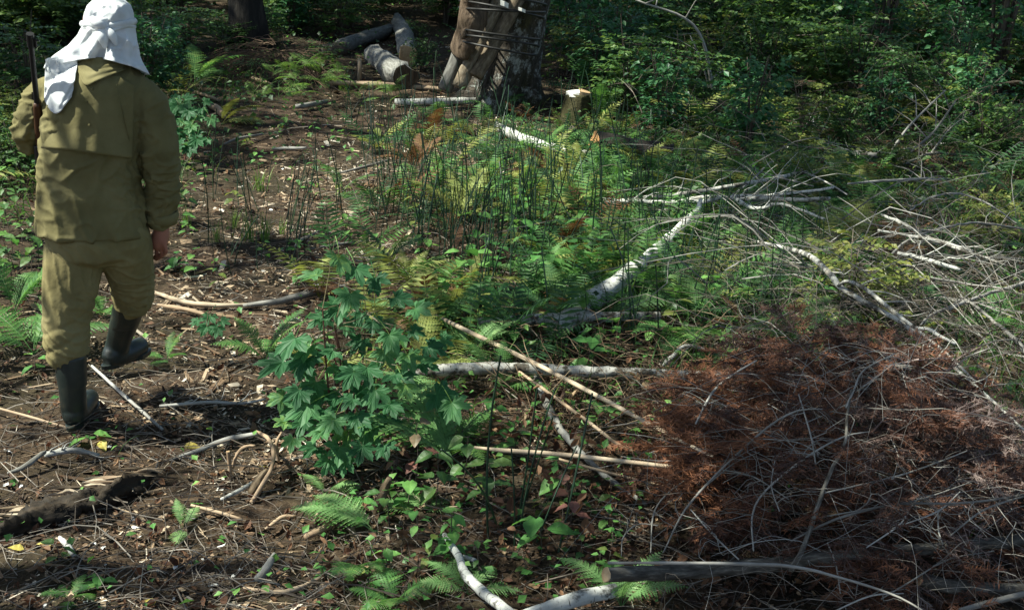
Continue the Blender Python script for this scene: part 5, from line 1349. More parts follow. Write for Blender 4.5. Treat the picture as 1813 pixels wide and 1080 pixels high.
def bed(name, label, items, mat):
    g = Geo(); cache = {}
    for me, M4, ti in items:
        if me.name not in cache: cache[me.name] = mesh_np(me)
        V, F, T = cache[me.name]; A = np.array(M4); g.add(V @ A[:3, :3].T + A[:3, 3], F, np.clip(T + ti, 0, 1))
    return tag(g.build(name, MT[mat]), label, kind='stuff')
from mathutils import Euler
items = {'fern': [], 'ferndark': [], 'fernyellow': []}; n_ = 0
for k in range(6000):
    px, py = random.uniform(560, 1560), random.uniform(205, 640); q = hit(px, py)
    if random.random() > wetness(q.x, q.y) * (1.15 - .5 * (py > 480)) or (px > 1130 and py > 560) or in_thicket(px, py) or (930 < px < 1190 and 470 < py < 690 and py > 1130 - .5 * px) or (830 < px < 960 and 400 < py < 620): continue
    key, mt = random.choice([('fern', 'fern'), ('fern', 'fern'), ('dark', 'ferndark'), ('yellow', 'fernyellow')]); y0 = random.uniform(0, 6.28)
    for j in range(random.randint(3, 5)):
        items[mt].append((random.choice(FR[key + '_far']), Matrix.LocRotScale(q, Euler((random.uniform(-.15, .15), random.uniform(-.2, .2), y0 + j * 1.5)), Vector((1, 1, 1)) * random.uniform(.55, 1.15)), random.gauss(0, .12)))
    n_ += 1
    if n_ >= 230: break
for mt, lb in (('fern', 'mass of small green ferns filling the damp ground in the middle'), ('ferndark', 'mass of dark small ferns filling the damp ground in the middle'), ('fernyellow', 'mass of yellowing small ferns filling the damp ground in the middle')): bed('fern_bed', lb, items[mt], mt)
items = []
for k in range(3000):
    y = random.uniform(15, 27); x = random.uniform(-.6, .6) * y; px, py = proj((x, y, gzf(x, y)))
    if (520 < px < 985 and y < 20) or (280 < px < 560 and y < 18.5): continue
    s_ = random.uniform(.8, 1.3); items.append((SHRUBS[random.choice(['pinA', 'broadA', 'broadB', 'pinB'])][1], Matrix.LocRotScale(Vector((x, y, gzf(x, y))), Euler((0, 0, random.uniform(0, 6.28))), Vector((s_, s_, s_))), random.gauss(0, .12)))
    if len(items) >= 85: break
bed('far_thicket', 'mass of leaves at the back of the thicket', items, 'shrub')
# a tall dark wall of leaves farther back
for k in range(62):
    y = random.uniform(21, 32); x = random.uniform(-.62, .62) * y
    shrub(random.choice(['tallA', 'tallB']), (x, y, gzf(x, y) - .05), random.uniform(0, 6.28), random.uniform(.9, 1.5), 'tall leafy understorey bush in the dark forest far behind', 'far understorey bushes', 'forest_bush')
shrub_px('broadA', 1012, 132, 1.15, 'bluish layered shrub close to the right side of the leaning tree')
shrub_px('pinA', 1060, 120, 1.0, 'green shrub with spread sprays right of the bluish layered one')
shrub_px('broadB', 745, 125, .5, 'small green bush between the sawn logs and the leaning tree')
shrub_px('low', 560, 120, 1.0, 'low bush above the green heap of boughs')
shrub_px('pinA', 600, 70, .8, 'layered green shrub in front of the bluish grey log')

# heap of green feathery boughs on the path end
p = hit(545, 185); h = empty('bough_heap', p); tag(h, 'low heap of feathery bright green boughs at the end of the path', 'heap')
for k in range(58):
    a = random.uniform(0, 6.28); r = random.uniform(0, 1) ** .6
    place(FR['bough_far'][k % 3], 'bough', h, (r * math.cos(a) * .62, r * math.sin(a) * .8, .02 + .42 * (1 - r * r)), (random.uniform(-.7, .1), random.uniform(-.4, .4), random.uniform(0, 6.28)), random.uniform(.45, .8))
p = hit(670, 178); h = empty('bough_heap', p); tag(h, 'smaller tuft of feathery green boughs before the long pale pole', 'heap')
for k in range(22):
    a = random.uniform(0, 6.28); r = random.uniform(0, 1) ** .6
    place(FR['bough_far'][k % 3], 'bough', h, (r * math.cos(a) * .42, r * math.sin(a) * .4, .02 + .10 * (1 - r * r)), (random.uniform(-.6, .1), random.uniform(-.4, .4), random.uniform(0, 6.28)), random.uniform(.35, .6))

# ---------------------------------------------------------------- horsetails
def horsetail_mesh(seed):
    r = np.random.default_rng(seed); g = Geo(); H = r.uniform(.38, .64); n = 9
    b = r.normal(0, .05, 2); C = np.stack([b[0] * np.linspace(0, 1, n) ** 2, b[1] * np.linspace(0, 1, n) ** 2, np.linspace(0, H, n)], -1)
    V, Fq, cf, bc = tube_arrays(C, np.where(np.arange(n) % 2, .0037, .0045) * np.linspace(1, .75, n), 5)
    t = np.repeat(np.where(np.arange(n) % 2, .55, .2), 5); g.add(V, [Fq] + cf, t, bc)
    return g.mesh('horsetail', MT['horse'])
HT = [horsetail_mesh(k) for k in range(8)]
def poly_has(poly, x, y):
    c = False; j = len(poly) - 1
    for i in range(len(poly)):
        if (poly[i][1] > y) != (poly[j][1] > y) and x < (poly[j][0] - poly[i][0]) * (y - poly[i][1]) / (poly[j][1] - poly[i][1]) + poly[i][0]: c = not c
        j = i
    return c
BEDS = [([(590, 215), (850, 190), (1000, 300), (1010, 420), (820, 400), (680, 340)], 240), ([(740, 400), (930, 380), (1000, 480), (860, 540), (740, 470)], 130), ([(1130, 440), (1300, 400), (1480, 520), (1400, 600), (1180, 560)], 120),
        ([(340, 330), (560, 300), (620, 400), (520, 480), (360, 500)], 44), ([(1000, 380), (1200, 330), (1180, 460), (1040, 520)], 60), ([(850, 930), (960, 900), (990, 980), (880, 990)], 9), ([(1000, 560), (1150, 590), (1180, 640), (960, 620)], 10), ([(640, 350), (740, 340), (760, 470), (660, 450)], 34), ([(960, 200), (1060, 230), (1200, 300), (1050, 300)], 40)]
pts = []
for poly, n in BEDS:
    xs, ys = [q[0] for q in poly], [q[1] for q in poly]; k = 0
    while k < n:
        x, y = random.uniform(min(xs), max(xs)), random.uniform(min(ys), max(ys))
        if poly_has(poly, x, y): pts.append(hit(x, y)); k += 1
pts.sort(key=lambda v: v.y)
gh = Geo(); rest = []
for k, p in enumerate(pts):
    rot = (random.gauss(0, .16), random.gauss(.06, .15), random.uniform(0, 6.28)); sc = random.uniform(.55, 1.2)
    if k < 290:
        o = place(HT[k % 8], 'horsetail', None, p - Vector((0, 0, .01)), rot, sc); tag(o, 'thin dark green jointed horsetail stem standing among the ferns', 'horsetail', 'horsetail stems')
    else: rest.append((k % 8, p, rot, sc))
if rest:
    for m_, p, rot, sc in rest:
        me = HT[m_]; V = np.empty(len(me.vertices) * 3, np.float32); me.vertices.foreach_get('co', V); V = V.reshape(-1, 3)
        R = np.array(Euler(rot).to_matrix()) * sc
        gh.add(V @ R.T + np.array(p), np.array([tuple(q.vertices) for q in me.polygons if len(q.vertices) == 4]), random.random())
    tag(gh.build('horsetail_bed', MT['horse']), 'farther bed of thin dark horsetail stems', kind='stuff')

# ---------------------------------------------------------------- maple sapling with big lobed leaves
def maple_leaf_mesh(seed, mat='maple'):
    r = np.random.default_rng(seed)
    lobes = [(-2.2, .52), (-1.5, .78), (-.74, .98), (0, 1.08), (.74, .98), (1.5, .78), (2.2, .52)]
    pts = []
    for i, (a, L) in enumerate(lobes):
        a += r.normal(0, .05); L *= r.uniform(.93, 1.07)
        for da, k in ((-.27, .70), (-.20, .82), (-.15, .80), (0, 1.0), (.15, .80), (.20, .82), (.27, .70)):
            pts.append((a + da, L * k))
        if i < 6: pts.append(((a + lobes[i + 1][0]) / 2, .52 + .04 * r.normal()))
    P = [(math.sin(a) * L * .5, math.cos(a) * L * .5 + .30) for a, L in pts]
    c = (0, .30); g = Geo(); n = len(P)
    cup = r.uniform(.15, .45); dr = r.uniform(.2, .5)
    def z(x, y): return cup * abs(x) * .5 - dr * (x * x + (y - .3) ** 2) + .03 * math.sin(x * 17 + seed) * math.cos(y * 13)
    mid = [(c[0] + (x - c[0]) * .55, c[1] + (y - c[1]) * .55) for x, y in P]
    V = [(x, y, z(x, y)) for x, y in P] + [(x, y, z(x, y) - .012 * (k % 2)) for k, (x, y) in enumerate(mid)] + [(c[0], c[1], -.015)]
    F4 = [(k, k + 1, n + k + 1, n + k) for k in range(n - 1)]; F3 = [(n + k, n + k + 1, 2 * n) for k in range(n - 1)]
    t = [.52] * n + [.48] * n + [.62]
    g.add(V, [np.array(F4), np.array(F3)], t)
    q = spline([(0, -.42, -.05), (0, 0, .02), (0, .3, -.015)], 5); tube(g, q, [.013, .012, .008, .006, .004], 4, 0, 0, False, .95)
    return g.mesh('leaf', MT[mat], smooth=False)
ML = [maple_leaf_mesh(k) for k in range(4)]
def maple(base_px, leaves, label, name='maple_sapling', dy=.28, hot=()):
    base = hit(*base_px); e = empty(name, base); tag(e, label, 'sapling')
    gs = Geo(); tips = []
    ys = [b for _, b, _ in leaves]; y0, y1 = min(ys), max(ys)
    stems = []
    for k in range(5):
        a = random.uniform(0, 6.28); top = Vector((random.uniform(-.18, .18), random.uniform(-.1, .2), random.uniform(.5, .8) * (y1 - y0) * pxm(base)))
        C = spline([(random.uniform(-.03, .03), random.uniform(-.03, .03), -.03), tuple(top * .5 + Vector((.04 * math.cos(a), .04 * math.sin(a), 0))), tuple(top)], 12)
        stems.append(C); tube(gs, C, np.linspace(.007, .0025, 12), 6, .05, k, False, .2)
    for i, (px, py, w) in enumerate(leaves):
        f = (py - y0) / max(1, y1 - y0)
        Yc = base.y + dy * (.25 - f) * 1.3 + random.uniform(-.10, .10)
        q = atY(px, py, Yc); gl = gzf(q.x, q.y)
        if q.z < gl + .05: q = hit(px, py, .05)
        s = w * pxm(q) * random.uniform(1.0, 1.42)
        rel = q - base
        out = Vector((rel.x + random.gauss(0, .08), rel.y - .12 + random.gauss(0, .08), 0)); out = out.normalized() if out.length > .02 else Vector((0, -1, 0))
        nrm = Vector((random.gauss(0, .28), random.gauss(-.48, .22), .8)).normalized()
        tip = out + Vector((random.gauss(0, .3), random.gauss(0, .2), -.25 - .4 * random.random()))
        tip = (tip - nrm * tip.dot(nrm)).normalized()
        R = Matrix((tip.cross(nrm), tip, nrm)).transposed()
        o = place(ML[i % 4], 'leaf', e, (0, 0, 0), R.to_euler(), s)
        o.location = rel - R @ Vector((0, .3 * s, 0))
        a0 = o.location + R @ Vector((0, -.42 * s, -.05 * s))
        st = stems[i % 5]; c = st[min(11, int(11 * np.clip((a0.z + .05) / max(st[-1][2], .05), .1, 1)))]
        tube(gs, spline([c, (np.array(c) + np.array(a0)) / 2 + [0, 0, -.01], tuple(a0)], 6), [.002, .0018, .0016, .0015, .0014, .0013], 4, 0, 0, False, .9)
    gs.build('stem', MT['reddish'], e)
    return e
ML_MAIN = [(600, 456, 58), (560, 487, 62), (630, 474, 60), (665, 492, 56), (620, 520, 64), (600, 545, 62), (575, 562, 56), (640, 555, 50), (700, 526, 50), (735, 546, 52), (660, 570, 56), (690, 592, 62), (640, 602, 60), (612, 575, 44), (730, 585, 44), (522, 598, 70), (548, 612, 60), (500, 640, 80), (542, 634, 72), (574, 690, 72), (604, 650, 72), (650, 650, 62), (680, 620, 62), (722, 628, 62), (758, 612, 60), (745, 642, 72), (782, 600, 44), (640, 682, 72), (700, 662, 62), (560, 676, 60), (530, 690, 72), (502, 702, 60), (546, 716, 76), (600, 702, 52), (624, 706, 56), (590, 742, 62), (632, 736, 62), (718, 682, 62), (774, 698, 72), (800, 712, 62), (570, 760, 76), (540, 745, 62), (612, 762, 62), (652, 750, 72), (690, 742, 72), (506, 746, 48), (520, 776, 56), (560, 790, 62), (602, 790, 62), (642, 790, 62), (582, 814, 48), (680, 788, 62), (610, 812, 50), (545, 655, 56), (590, 620, 58), (665, 690, 60), (690, 715, 64), (575, 725, 60), (625, 660, 60), (520, 720, 54)]
maple((610, 806), ML_MAIN, 'large maple sapling with big lobed deep green leaves beside the path')
lv = [(random.gauss(333, 24), random.uniform(170, 262), random.uniform(22, 34)) for _ in range(44)]
maple((330, 285), lv, 'dark maple sapling half hidden behind the jacket on its right', dy=.4)
maple((372, 600), [(350, 566, 34), (372, 560, 38), (392, 568, 34), (366, 578, 36), (386, 580, 30)], 'small maple seedling standing alone below the split wood strips')
maple((872, 175), [(862, 132, 20), (874, 126, 22), (868, 142, 20), (880, 138, 18)], 'tiny seedling standing at the foot of the leaning poles')

# ---------------------------------------------------------------- broad leaved herbs, each leaf its own part
def ovate_mesh(seed, mat, w=.34, heart=.0):
    r = np.random.default_rng(seed); g = Geo(); n = 7; t = np.linspace(0, 1, n)
    half = w * np.sin(PI * t ** .75) ** .9 * (1 - .25 * t); half[0] = .01 + heart; half[-1] = .0
    zc = -.28 * t ** 2 * r.uniform(.4, 1.4); V = []
    for k in range(n): V += [(-half[k], t[k] - heart * (k == 0), zc[k] + .22 * half[k] + .02 * math.sin(3 * k + seed)), (0, t[k], zc[k]), (half[k], t[k] - heart * (k == 0), zc[k] + .22 * half[k] + .02 * math.cos(3 * k + seed))]
    F = []
    for k in range(n - 1):
        a = 3 * k; F += [(a, a + 1, a + 4, a + 3), (a + 1, a + 2, a + 5, a + 4)]
    g.add(V, F, np.tile([.5, .62, .5], n)); return g.mesh('leaf', MT[mat])
OV = {m: [ovate_mesh(k, m, .36 + .05 * k, .1 * (k == 1)) for k in range(3)] for m in ('herb', 'reddish', 'shrub', 'shrubyellow')}
def herb(p, H, n, size, mat, label, group=None, name='herb', mode='stem'):
    e = empty(name, p); tag(e, label, 'plant', group); g = Geo()
    tip = np.array([random.gauss(0, .12) * H, random.gauss(0, .12) * H, H]); C = spline([(0, 0, -.02), tuple(tip * .5 + [.03 * H, 0, 0]), tuple(tip)], 8)
    tube(g, C, np.linspace(.0028, .0014, 8), 4, 0, 0, False, .3)
    for k in range(n):
        f = (k + 1) / n; c = C[min(7, int(2 + 5.9 * f))] if mode == 'stem' else C[7]
        yaw = k * 2.4 + random.uniform(-.4, .4)
        d = np.array([-math.sin(yaw), math.cos(yaw), .25]); q = c + d * size * .25
        tube(g, [c, q], [.0013, .001], 3, 0, 0, False, .4)
        place(OV[mat][k % 3], 'leaf', e, q, (random.uniform(-.45, .25), random.uniform(-.3, .3), yaw), size * random.uniform(.75, 1.15))
    g.build('stem', MT['twig'], e); return e
HERBS = [
    (925, 470, .30, 9, .085, 'herb', 'bright broad leaved plant behind the large fern cluster'), (905, 420, .34, 8, .09, 'herb', 'light green plant with drooping leaves among the horsetails'), (940, 545, .32, 10, .085, 'herb', 'leafy plant on a dark stalk in front of the large fern cluster'),
    (875, 480, .25, 7, .075, 'herb', 'small bright plant left of the large fern cluster'), (1050, 500, .30, 8, .08, 'herb', 'pale green plant left of the white birch trunk'), (1438, 560, .24, 5, .12, 'herb', 'single plant with heart shaped light leaves below the strong pale branch'),
    (930, 605, .10, 3, .13, 'herb', 'little plant with two large flat leaves above the peeled pole'), (795, 560, .22, 6, .07, 'herb', 'green plant by the upper end of the long peeled pole'), (850, 600, .22, 5, .09, 'herb', 'pale leafed plant above the long peeled pole'),
    (870, 765, .16, 5, .08, 'herb', 'small plant with flat light leaves right of the bright pale fern'), (915, 812, .12, 4, .08, 'herb', 'low plant crossed by the forked peeled pole'), (985, 880, .14, 4, .085, 'herb', 'light low plant below the forked peeled pole'), (1060, 770, .14, 5, .075, 'herb', 'low light plant beside the crooked grey branch'),
    (1100, 745, .12, 4, .07, 'herb', 'tiny plant between the two thin pale poles'), (795, 1000, .18, 9, .055, 'herb', 'small leaved plant climbing over the mottled birch branch'), (960, 985, .16, 5, .10, 'herb', 'round leaved plant near the sawn pole end'), (1000, 965, .18, 5, .065, 'reddish', 'reddening plant near the sawn pole end'),
    (1010, 905, .16, 5, .06, 'reddish', 'dull pink leaved seedling below the crooked grey branch'), (735, 860, .26, 6, .075, 'reddish', 'greyish purple leaved plant on a dark stalk before the maple'), (700, 850, .16, 5, .06, 'reddish', 'dusky leaved plant at the mossy mound'), (720, 905, .14, 6, .07, 'herb', 'green plant in front of the mossy stub'),
    (770, 905, .22, 8, .075, 'shrub', 'dark green plant right of the mossy stub'), (850, 900, .2, 8, .075, 'shrub', 'deep green seedling below the forked peeled pole'), (690, 930, .14, 7, .06, 'shrub', 'dark small plant left of the mossy stub'), (820, 850, .2, 7, .08, 'shrub', 'shaded leafy plant under the bright pale fern'),
    (155, 785, .04, 3, .07, 'herb', 'small flat leaved seedling below the planted boot'), (60, 665, .10, 4, .06, 'herb', 'seedling with two upright leaves left of the trousers'), (345, 490, .16, 6, .07, 'herb', 'green seedling right of the dangling hand'), (620, 430, .16, 4, .08, 'herb', 'seedling above the top of the maple sapling'),
    (1310, 350, .35, 8, .10, 'herb', 'light leafed plant in front of the brushwood'), (1640, 345, .4, 9, .10, 'shrub', 'green plant showing through the brushwood at right'), (1740, 360, .4, 9, .10, 'shrub', 'green plant by the right edge behind the brushwood'), (740, 420, .28, 7, .08, 'shrubyellow', 'yellowish leafed plant left of the horsetails'),
    (1010, 430, .28, 7, .08, 'shrubyellow', 'yellow green plant in the horsetail bed'), (660, 260, .2, 6, .10, 'shrubyellow', 'yellow leafed seedling at the path end'), (180, 1040, .05, 5, .05, 'herb', 'small rosette of green leaves at the bottom left'), (105, 1000, .07, 4, .06, 'shrub', 'dull green leaves under the rotten log'), (770, 235, .2, 5, .12, 'herb', 'plant with pale rounded leaves before the thin birch log')]
for px, py, H, n, sz, mt, lb in HERBS: herb(hit(px, py), H, n, sz, mt, lb)
for k, (px, py) in enumerate([(840, 470), (862, 520), (890, 445), (915, 500), (948, 470), (970, 520), (905, 590), (865, 575), (930, 430), (980, 445), (1020, 480), (820, 540), (770, 600), (1040, 440), (880, 400), (1000, 520)]):
    herb(hit(px, py), random.uniform(.18, .36), random.randint(7, 10), random.uniform(.075, .11), 'herb', 'low leafy herb growing between the fallen branches', 'low herbs')
# many more that nothing tells apart
for k in range(105):
    while True:
        px, py = random.uniform(560, 1500), random.uniform(240, 1060)
        q = hit(px, py)
        if random.random() < wetness(q.x, q.y) and not (px > 1150 and py > 640): break
    sc_ = .6 if py > 700 else 1.0
    herb(q, random.uniform(.08, .26) * sc_, random.randint(4, 7), random.uniform(.045, .085) * sc_, random.choice(['herb', 'herb', 'shrub', 'shrubyellow']), 'low leafy herb growing between the fallen branches', 'low herbs')
for k in range(46):
    q = hit(random.uniform(-40, 70), random.uniform(300, 520)) if k < 34 else hit(random.uniform(240, 330), random.uniform(300, 420))
    herb(q, random.uniform(.12, .3), random.randint(5, 8), random.uniform(.05, .09), random.choice(['herb', 'shrub', 'shrub']), 'leafy herb growing in the shade close to the person', 'herbs beside the person')

for k in range(42):
    q = hit(random.uniform(290, 640), random.uniform(215, 520))
    herb(q, random.uniform(.06, .16), random.randint(3, 6), random.uniform(.04, .075), random.choice(['herb', 'herb', 'shrubyellow']), 'little green seedling growing on the trodden path', 'seedlings on the path')
# grass tufts
def tuft_mesh(seed, n=26, H=.22):
    r = np.random.default_rng(seed); g = Geo()
    for k in range(n):
        a = r.uniform(0, 6.28); L = H * r.uniform(.6, 1.2); o = r.uniform(.1, .7); d = np.array([math.cos(a), math.sin(a)]); b = r.normal(0, .02, 2); w = .003
        t = np.linspace(0, 1, 5); C = np.stack([b[0] + d[0] * o * L * t ** 1.6, b[1] + d[1] * o * L * t ** 1.6, L * (t - .45 * o * t ** 2.4)], -1)
        s = np.array([-d[1], d[0], 0]) * w; ww = (1 - t ** 2)[:, None]; V = np.concatenate([C - s * ww, C + s * ww]); i = np.arange(4)
        g.add(V, np.stack([i, i + 1, i + 6, i + 5], -1), r.uniform(.2, .9))
    return g.mesh('grass_tuft', MT['grass'])
GT = [tuft_mesh(k) for k in range(4)]
for k, (px, py, s, lb) in enumerate([(440, 428, 1.1, 'bright grass tuft on the path beside the hanging hand'), (472, 424, 1.0, 'grass tuft just right of the bright one on the path'), (414, 405, .8, 'small grass tuft behind the bright one on the path'), (460, 340, 1.1, 'tall sparse grass tuft in the middle of the path'), (330, 400, .8, 'grass tuft close to the right sleeve'), (500, 415, .7, 'low grass tuft at the right of the tufts on the path'), (385, 430, .8, 'yellowish grass tuft nearest the hand on the path')]):
    o = place(GT[k % 4], 'grass_tuft', None, hit(px, py), (0, 0, k * 1.3), s); tag(o, lb, 'grass tuft')

# ---------------------------------------------------------------- dead conifer with red needles
def spray_mesh(seed):
    r = np.random.default_rng(seed); g = Geo(); L = 1.0
    C = spline([(0, 0, 0), (.05, .5, .03), (.0 + r.normal(0, .06), 1.0, -.12)], 10); tube(g, C, np.linspace(.014, .005, 10), 3, 0, 0, False, .25)
    bV = np.array([[-.5, 0, 0], [.5, 0, 0], [0, 1, 0]]); bF = np.array([[0, 1, 2]])
    P, D, Sz = [], [], []
    def needles(A, B, n, ln):
        d0 = (B - A) / np.linalg.norm(B - A); sd = np.cross(d0, [0, 0, 1]); sd /= np.linalg.norm(sd)
        for i in range(n):
            t = (i + r.uniform(0, 1)) / n; sg = 1 if i % 2 else -1
            P.append(A + (B - A) * t); D.append(d0 * r.uniform(.35, .9) + sd * sg * r.uniform(.5, 1) + np.array([0, 0, r.normal(.05, .35)])); Sz.append(ln * r.uniform(.6, 1.15))
    needles(C[2], C[-1], 34, .13)
    for k in range(9):
        t = .15 + .8 * k / 9; q = C[int(t * 9)]; sg = 1 if k % 2 else -1
        l = .42 * (1 - .55 * t) * r.uniform(.7, 1.1); e = q + np.array([sg * l * .75, l * .75, r.normal(-.03, .05)])
        tube(g, [q, e], [.007, .004], 3, 0, 0, False, .25); needles(q, e, 24, .12)
    P, D, Sz = np.array(P), np.array(D), np.array(Sz); N = len(P)
    Mx = frames(D, np.array([0, 0, 1.0]) + r.normal(0, .5, (N, 3))) * np.stack([np.full(N, .015), Sz, Sz], -1)[:, None, :]
    g.many(bV, bF, Mx, P, np.clip(r.normal(.5, .16, N), 0, 1))
    return g
SPR = [spray_mesh(k) for k in range(4)]
pile = empty('dead_conifer', (DX, DY, gzf(DX, DY))); tag(pile, 'heap of cut dead conifer boughs with rust red needles at lower right', 'dead conifer')
PB = Vector(pile.location)
gn = Geo()
SB = [(np.concatenate(s.V), s.F, np.concatenate(s.T)) for s in SPR]
for sb in SB: pass
for q in range(4):
    N = 135; Ms, Ts, ti = [], [], []
    while len(Ms) < N:
        a = rng.uniform(0, 6.28); r = 1.03 * rng.uniform(0, 1) ** .55
        x, y = DX + r * .62 * math.cos(a), DY + r * .74 * math.sin(a)
        lv = rng.uniform(.4, 1.08); g0 = gzf(x, y); z = g0 + (dome(x, y) - g0) * lv + .01
        ex, ey = -(x - DX) * .9, -(y - DY) * .9
        out = np.array([math.cos(a), math.sin(a)]) * .9 + rng.normal(0, .75, 2) + np.array([-.15, .1])
        d = np.array([out[0], out[1], rng.normal(-.05, .28)]); d /= np.linalg.norm(d)
        Ms.append(frames(d[None], np.array([[0, 0, 1.0]]) + rng.normal(0, .35, (1, 3)))[0] * rng.uniform(.16, .30)); Ts.append((x, y, z))
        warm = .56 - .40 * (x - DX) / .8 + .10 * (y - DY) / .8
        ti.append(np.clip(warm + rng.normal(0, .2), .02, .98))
    V, Fl, T = SB[q]; F3 = [f for f in Fl if f.shape[1] == 3]; F4 = [f for f in Fl if f.shape[1] == 4]
    Ms, Ts, ti = np.array(Ms), np.array(Ts), np.array(ti)
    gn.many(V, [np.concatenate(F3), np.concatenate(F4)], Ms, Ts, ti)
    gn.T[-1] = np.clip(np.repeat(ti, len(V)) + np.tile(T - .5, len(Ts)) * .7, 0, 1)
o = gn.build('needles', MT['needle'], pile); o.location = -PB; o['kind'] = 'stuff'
LIMBS = [([(1174, 978), (1223, 889), (1339, 773), (1406, 729), (1456, 724)], [4, 7, 7, 6, 3]), ([(1152, 978), (1157, 911), (1179, 876), (1214, 849)], [3, 5, 5, 3]), ([(1334, 975), (1332, 911), (1357, 867), (1428, 809), (1494, 773), (1540, 764)], [5, 6, 6, 6, 5, 3]),
         ([(1400, 1010), (1424, 965), (1450, 889), (1472, 831), (1496, 785), (1500, 735), (1508, 690)], [17, 16, 14, 12, 10, 8, 6]), ([(1400, 958), (1477, 920), (1583, 893), (1690, 891), (1761, 884), (1830, 872)], [5, 8, 8, 7, 7, 6]), ([(1452, 874), (1583, 844), (1650, 822), (1712, 798)], [4, 6, 5, 3]),
         ([(1450, 916), (1540, 900), (1628, 884), (1720, 853)], [4, 5, 5, 3]), ([(1414, 698), (1437, 778), (1446, 840)], [4, 5, 3]), ([(1277, 831), (1334, 844), (1397, 884)], [4, 5, 3]), ([(1223, 902), (1263, 947), (1308, 990)], [4, 5, 4]), ([(1334, 776), (1406, 782), (1452, 802)], [3, 4, 3]),
         ([(1232, 750), (1263, 693), (1300, 662), (1340, 638)], [6, 8, 6, 4]), ([(1680, 950), (1734, 907), (1780, 888), (1830, 874)], [4, 6, 6, 6]), ([(1534, 969), (1592, 929), (1610, 900), (1626, 882)], [4, 5, 4, 3]), ([(1660, 902), (1662, 940), (1670, 966)], [4, 5, 4]), ([(1498, 722), (1512, 690), (1530, 655), (1584, 626)], [7, 6, 5, 3]),
         ([(1100, 985), (1104, 950), (1130, 928), (1165, 930)], [3, 4, 4, 2]), ([(1465, 960), (1480, 1000), (1488, 1050)], [3, 5, 4]), ([(1560, 1060), (1610, 1030), (1680, 990), (1760, 975)], [4, 5, 4, 3]), ([(1470, 1085), (1540, 1055), (1600, 1050)], [4, 5, 3]), ([(1575, 770), (1590, 810), (1580, 850)], [3, 4, 3]), ([(1580, 935), (1660, 905), (1700, 870)], [3, 5, 3]), ([(1250, 860), (1300, 820), (1345, 800)], [3, 4, 2]), ([(1380, 905), (1366, 860), (1372, 815)], [3, 4, 2])]
for k, (pp, w) in enumerate(LIMBS):
    P = [hitf(x, y, lambda a, b: dome(a, b) + .07) for x, y in pp]; R = [ww * pxm(p) * .30 for ww, p in zip(w, P)]
    q = spline([tuple(p) + (r,) for p, r in zip(P, R)], 20); g = Geo(); tube(g, q[:, :3], np.maximum(q[:, 3], .0018), 8, .06, k, True, .42 + .3 * random.random())
    r2 = np.random.default_rng(k)
    for j in range(5):
        i = r2.integers(3, 18); d = np.array([r2.normal(0, 1), r2.normal(0, 1), r2.uniform(0, .7)]); d *= r2.uniform(.08, .22) / np.linalg.norm(d)
        c = q[i, :3]; tube(g, spline([c, c + d * .35 + r2.normal(0, .012, 3), c + d * .7 + r2.normal(0, .02, 3), c + d - [0, 0, .03]], 7), np.linspace(.0017, .0007, 7), 4, 0, 0, False, .5)
    o = g.build('limb', MT['polebark' if k == 3 else 'greypole'], pile, smooth=True); o.location = -PB

wood('pole', 'stout grey cut pole with sawn left end under the dead conifer', [(1073, 1017, .24), (1250, 1009, .17), (1500, 985, .12), (1680, 968, .10), (1870, 950, .09)], [26, 26, 24, 22, 22], 'polebark', 'pole', ends=('cut', None), rough=.13, n=60, sides=20, tint=.42, twigs=7, twig_len=.16, surf=lambda a, b: max(dome(a, b) - .01, gzf(a, b) + (.24 if a < .45 else .12)))
wood('pole', 'thin smooth pole lying along the top of the stout cut pole', [(1076, 996, .30), (1250, 997, .25), (1397, 1002, .21), (1486, 1022, .16), (1583, 1053, .14), (1650, 1090, .12)], [5, 6, 6, 5, 4, 3], 'greypole', 'pole', tint=.5, surf=lambda a, b: max(dome(a, b) + .03, gzf(a, b) + .26))
wood('branch', 'branch with round sawn end at bottom right below the needles', [(1628, 1024, .12), (1700, 1040, .10), (1860, 1046, .10)], [26, 26, 24], 'polebark', 'branch', ends=('cut', None), rough=.08, tint=.35, surf=lambda a, b: max(dome(a, b) + .0, gzf(a, b) + .14))
wood('pole', 'grey pole rising out of the bottom right corner', [(1700, 1080, .16), (1760, 1064, .17), (1840, 1044, .18)], [10, 11, 11], 'greypole', 'pole')

# ---------------------------------------------------------------- tangles of fine twigs
def tangle(name, n, place_fn, Lr, rr, mat, label, up=.35, curve=.5, tint=(.2, .8)):
    g = Geo()
    for k in range(n):
        p = np.array(place_fn()); a = random.uniform(0, 6.28); L = random.uniform(*Lr)
        d = np.array([math.cos(a), math.sin(a), random.gauss(up * .5, up)]); d /= np.linalg.norm(d)
        side = np.cross(d, [0, 0, 1]); bend = random.gauss(0, curve)
        C = spline([p, p + d * L * .33 + side * bend * L * .16 + rng.normal(0, .05, 3) * L + [0, 0, .07 * L], p + d * L * .67 + side * bend * L * .42 + rng.normal(0, .06, 3) * L + [0, 0, .04 * L], p + d * L + side * bend * L * .8 - [0, 0, .14 * L]], 8)
        r = random.uniform(*rr); tube(g, C, np.linspace(r, r * .35, 8), 3, 0, 0, False, random.uniform(*tint))
        if random.random() < .6:
            i = random.randint(2, 5); d2 = d * .5 + side * random.choice([-1, 1]) * .7 + [0, 0, random.uniform(-.1, .4)]
            tube(g, [C[i], C[i] + d2 * L * .18, C[i] + d2 * L * .32 + [0, 0, -.02]], [r * .6, r * .5, r * .3], 3, 0, 0, False, random.uniform(*tint))
    return tag(g.build(name, MT[mat]), label, kind='stuff')
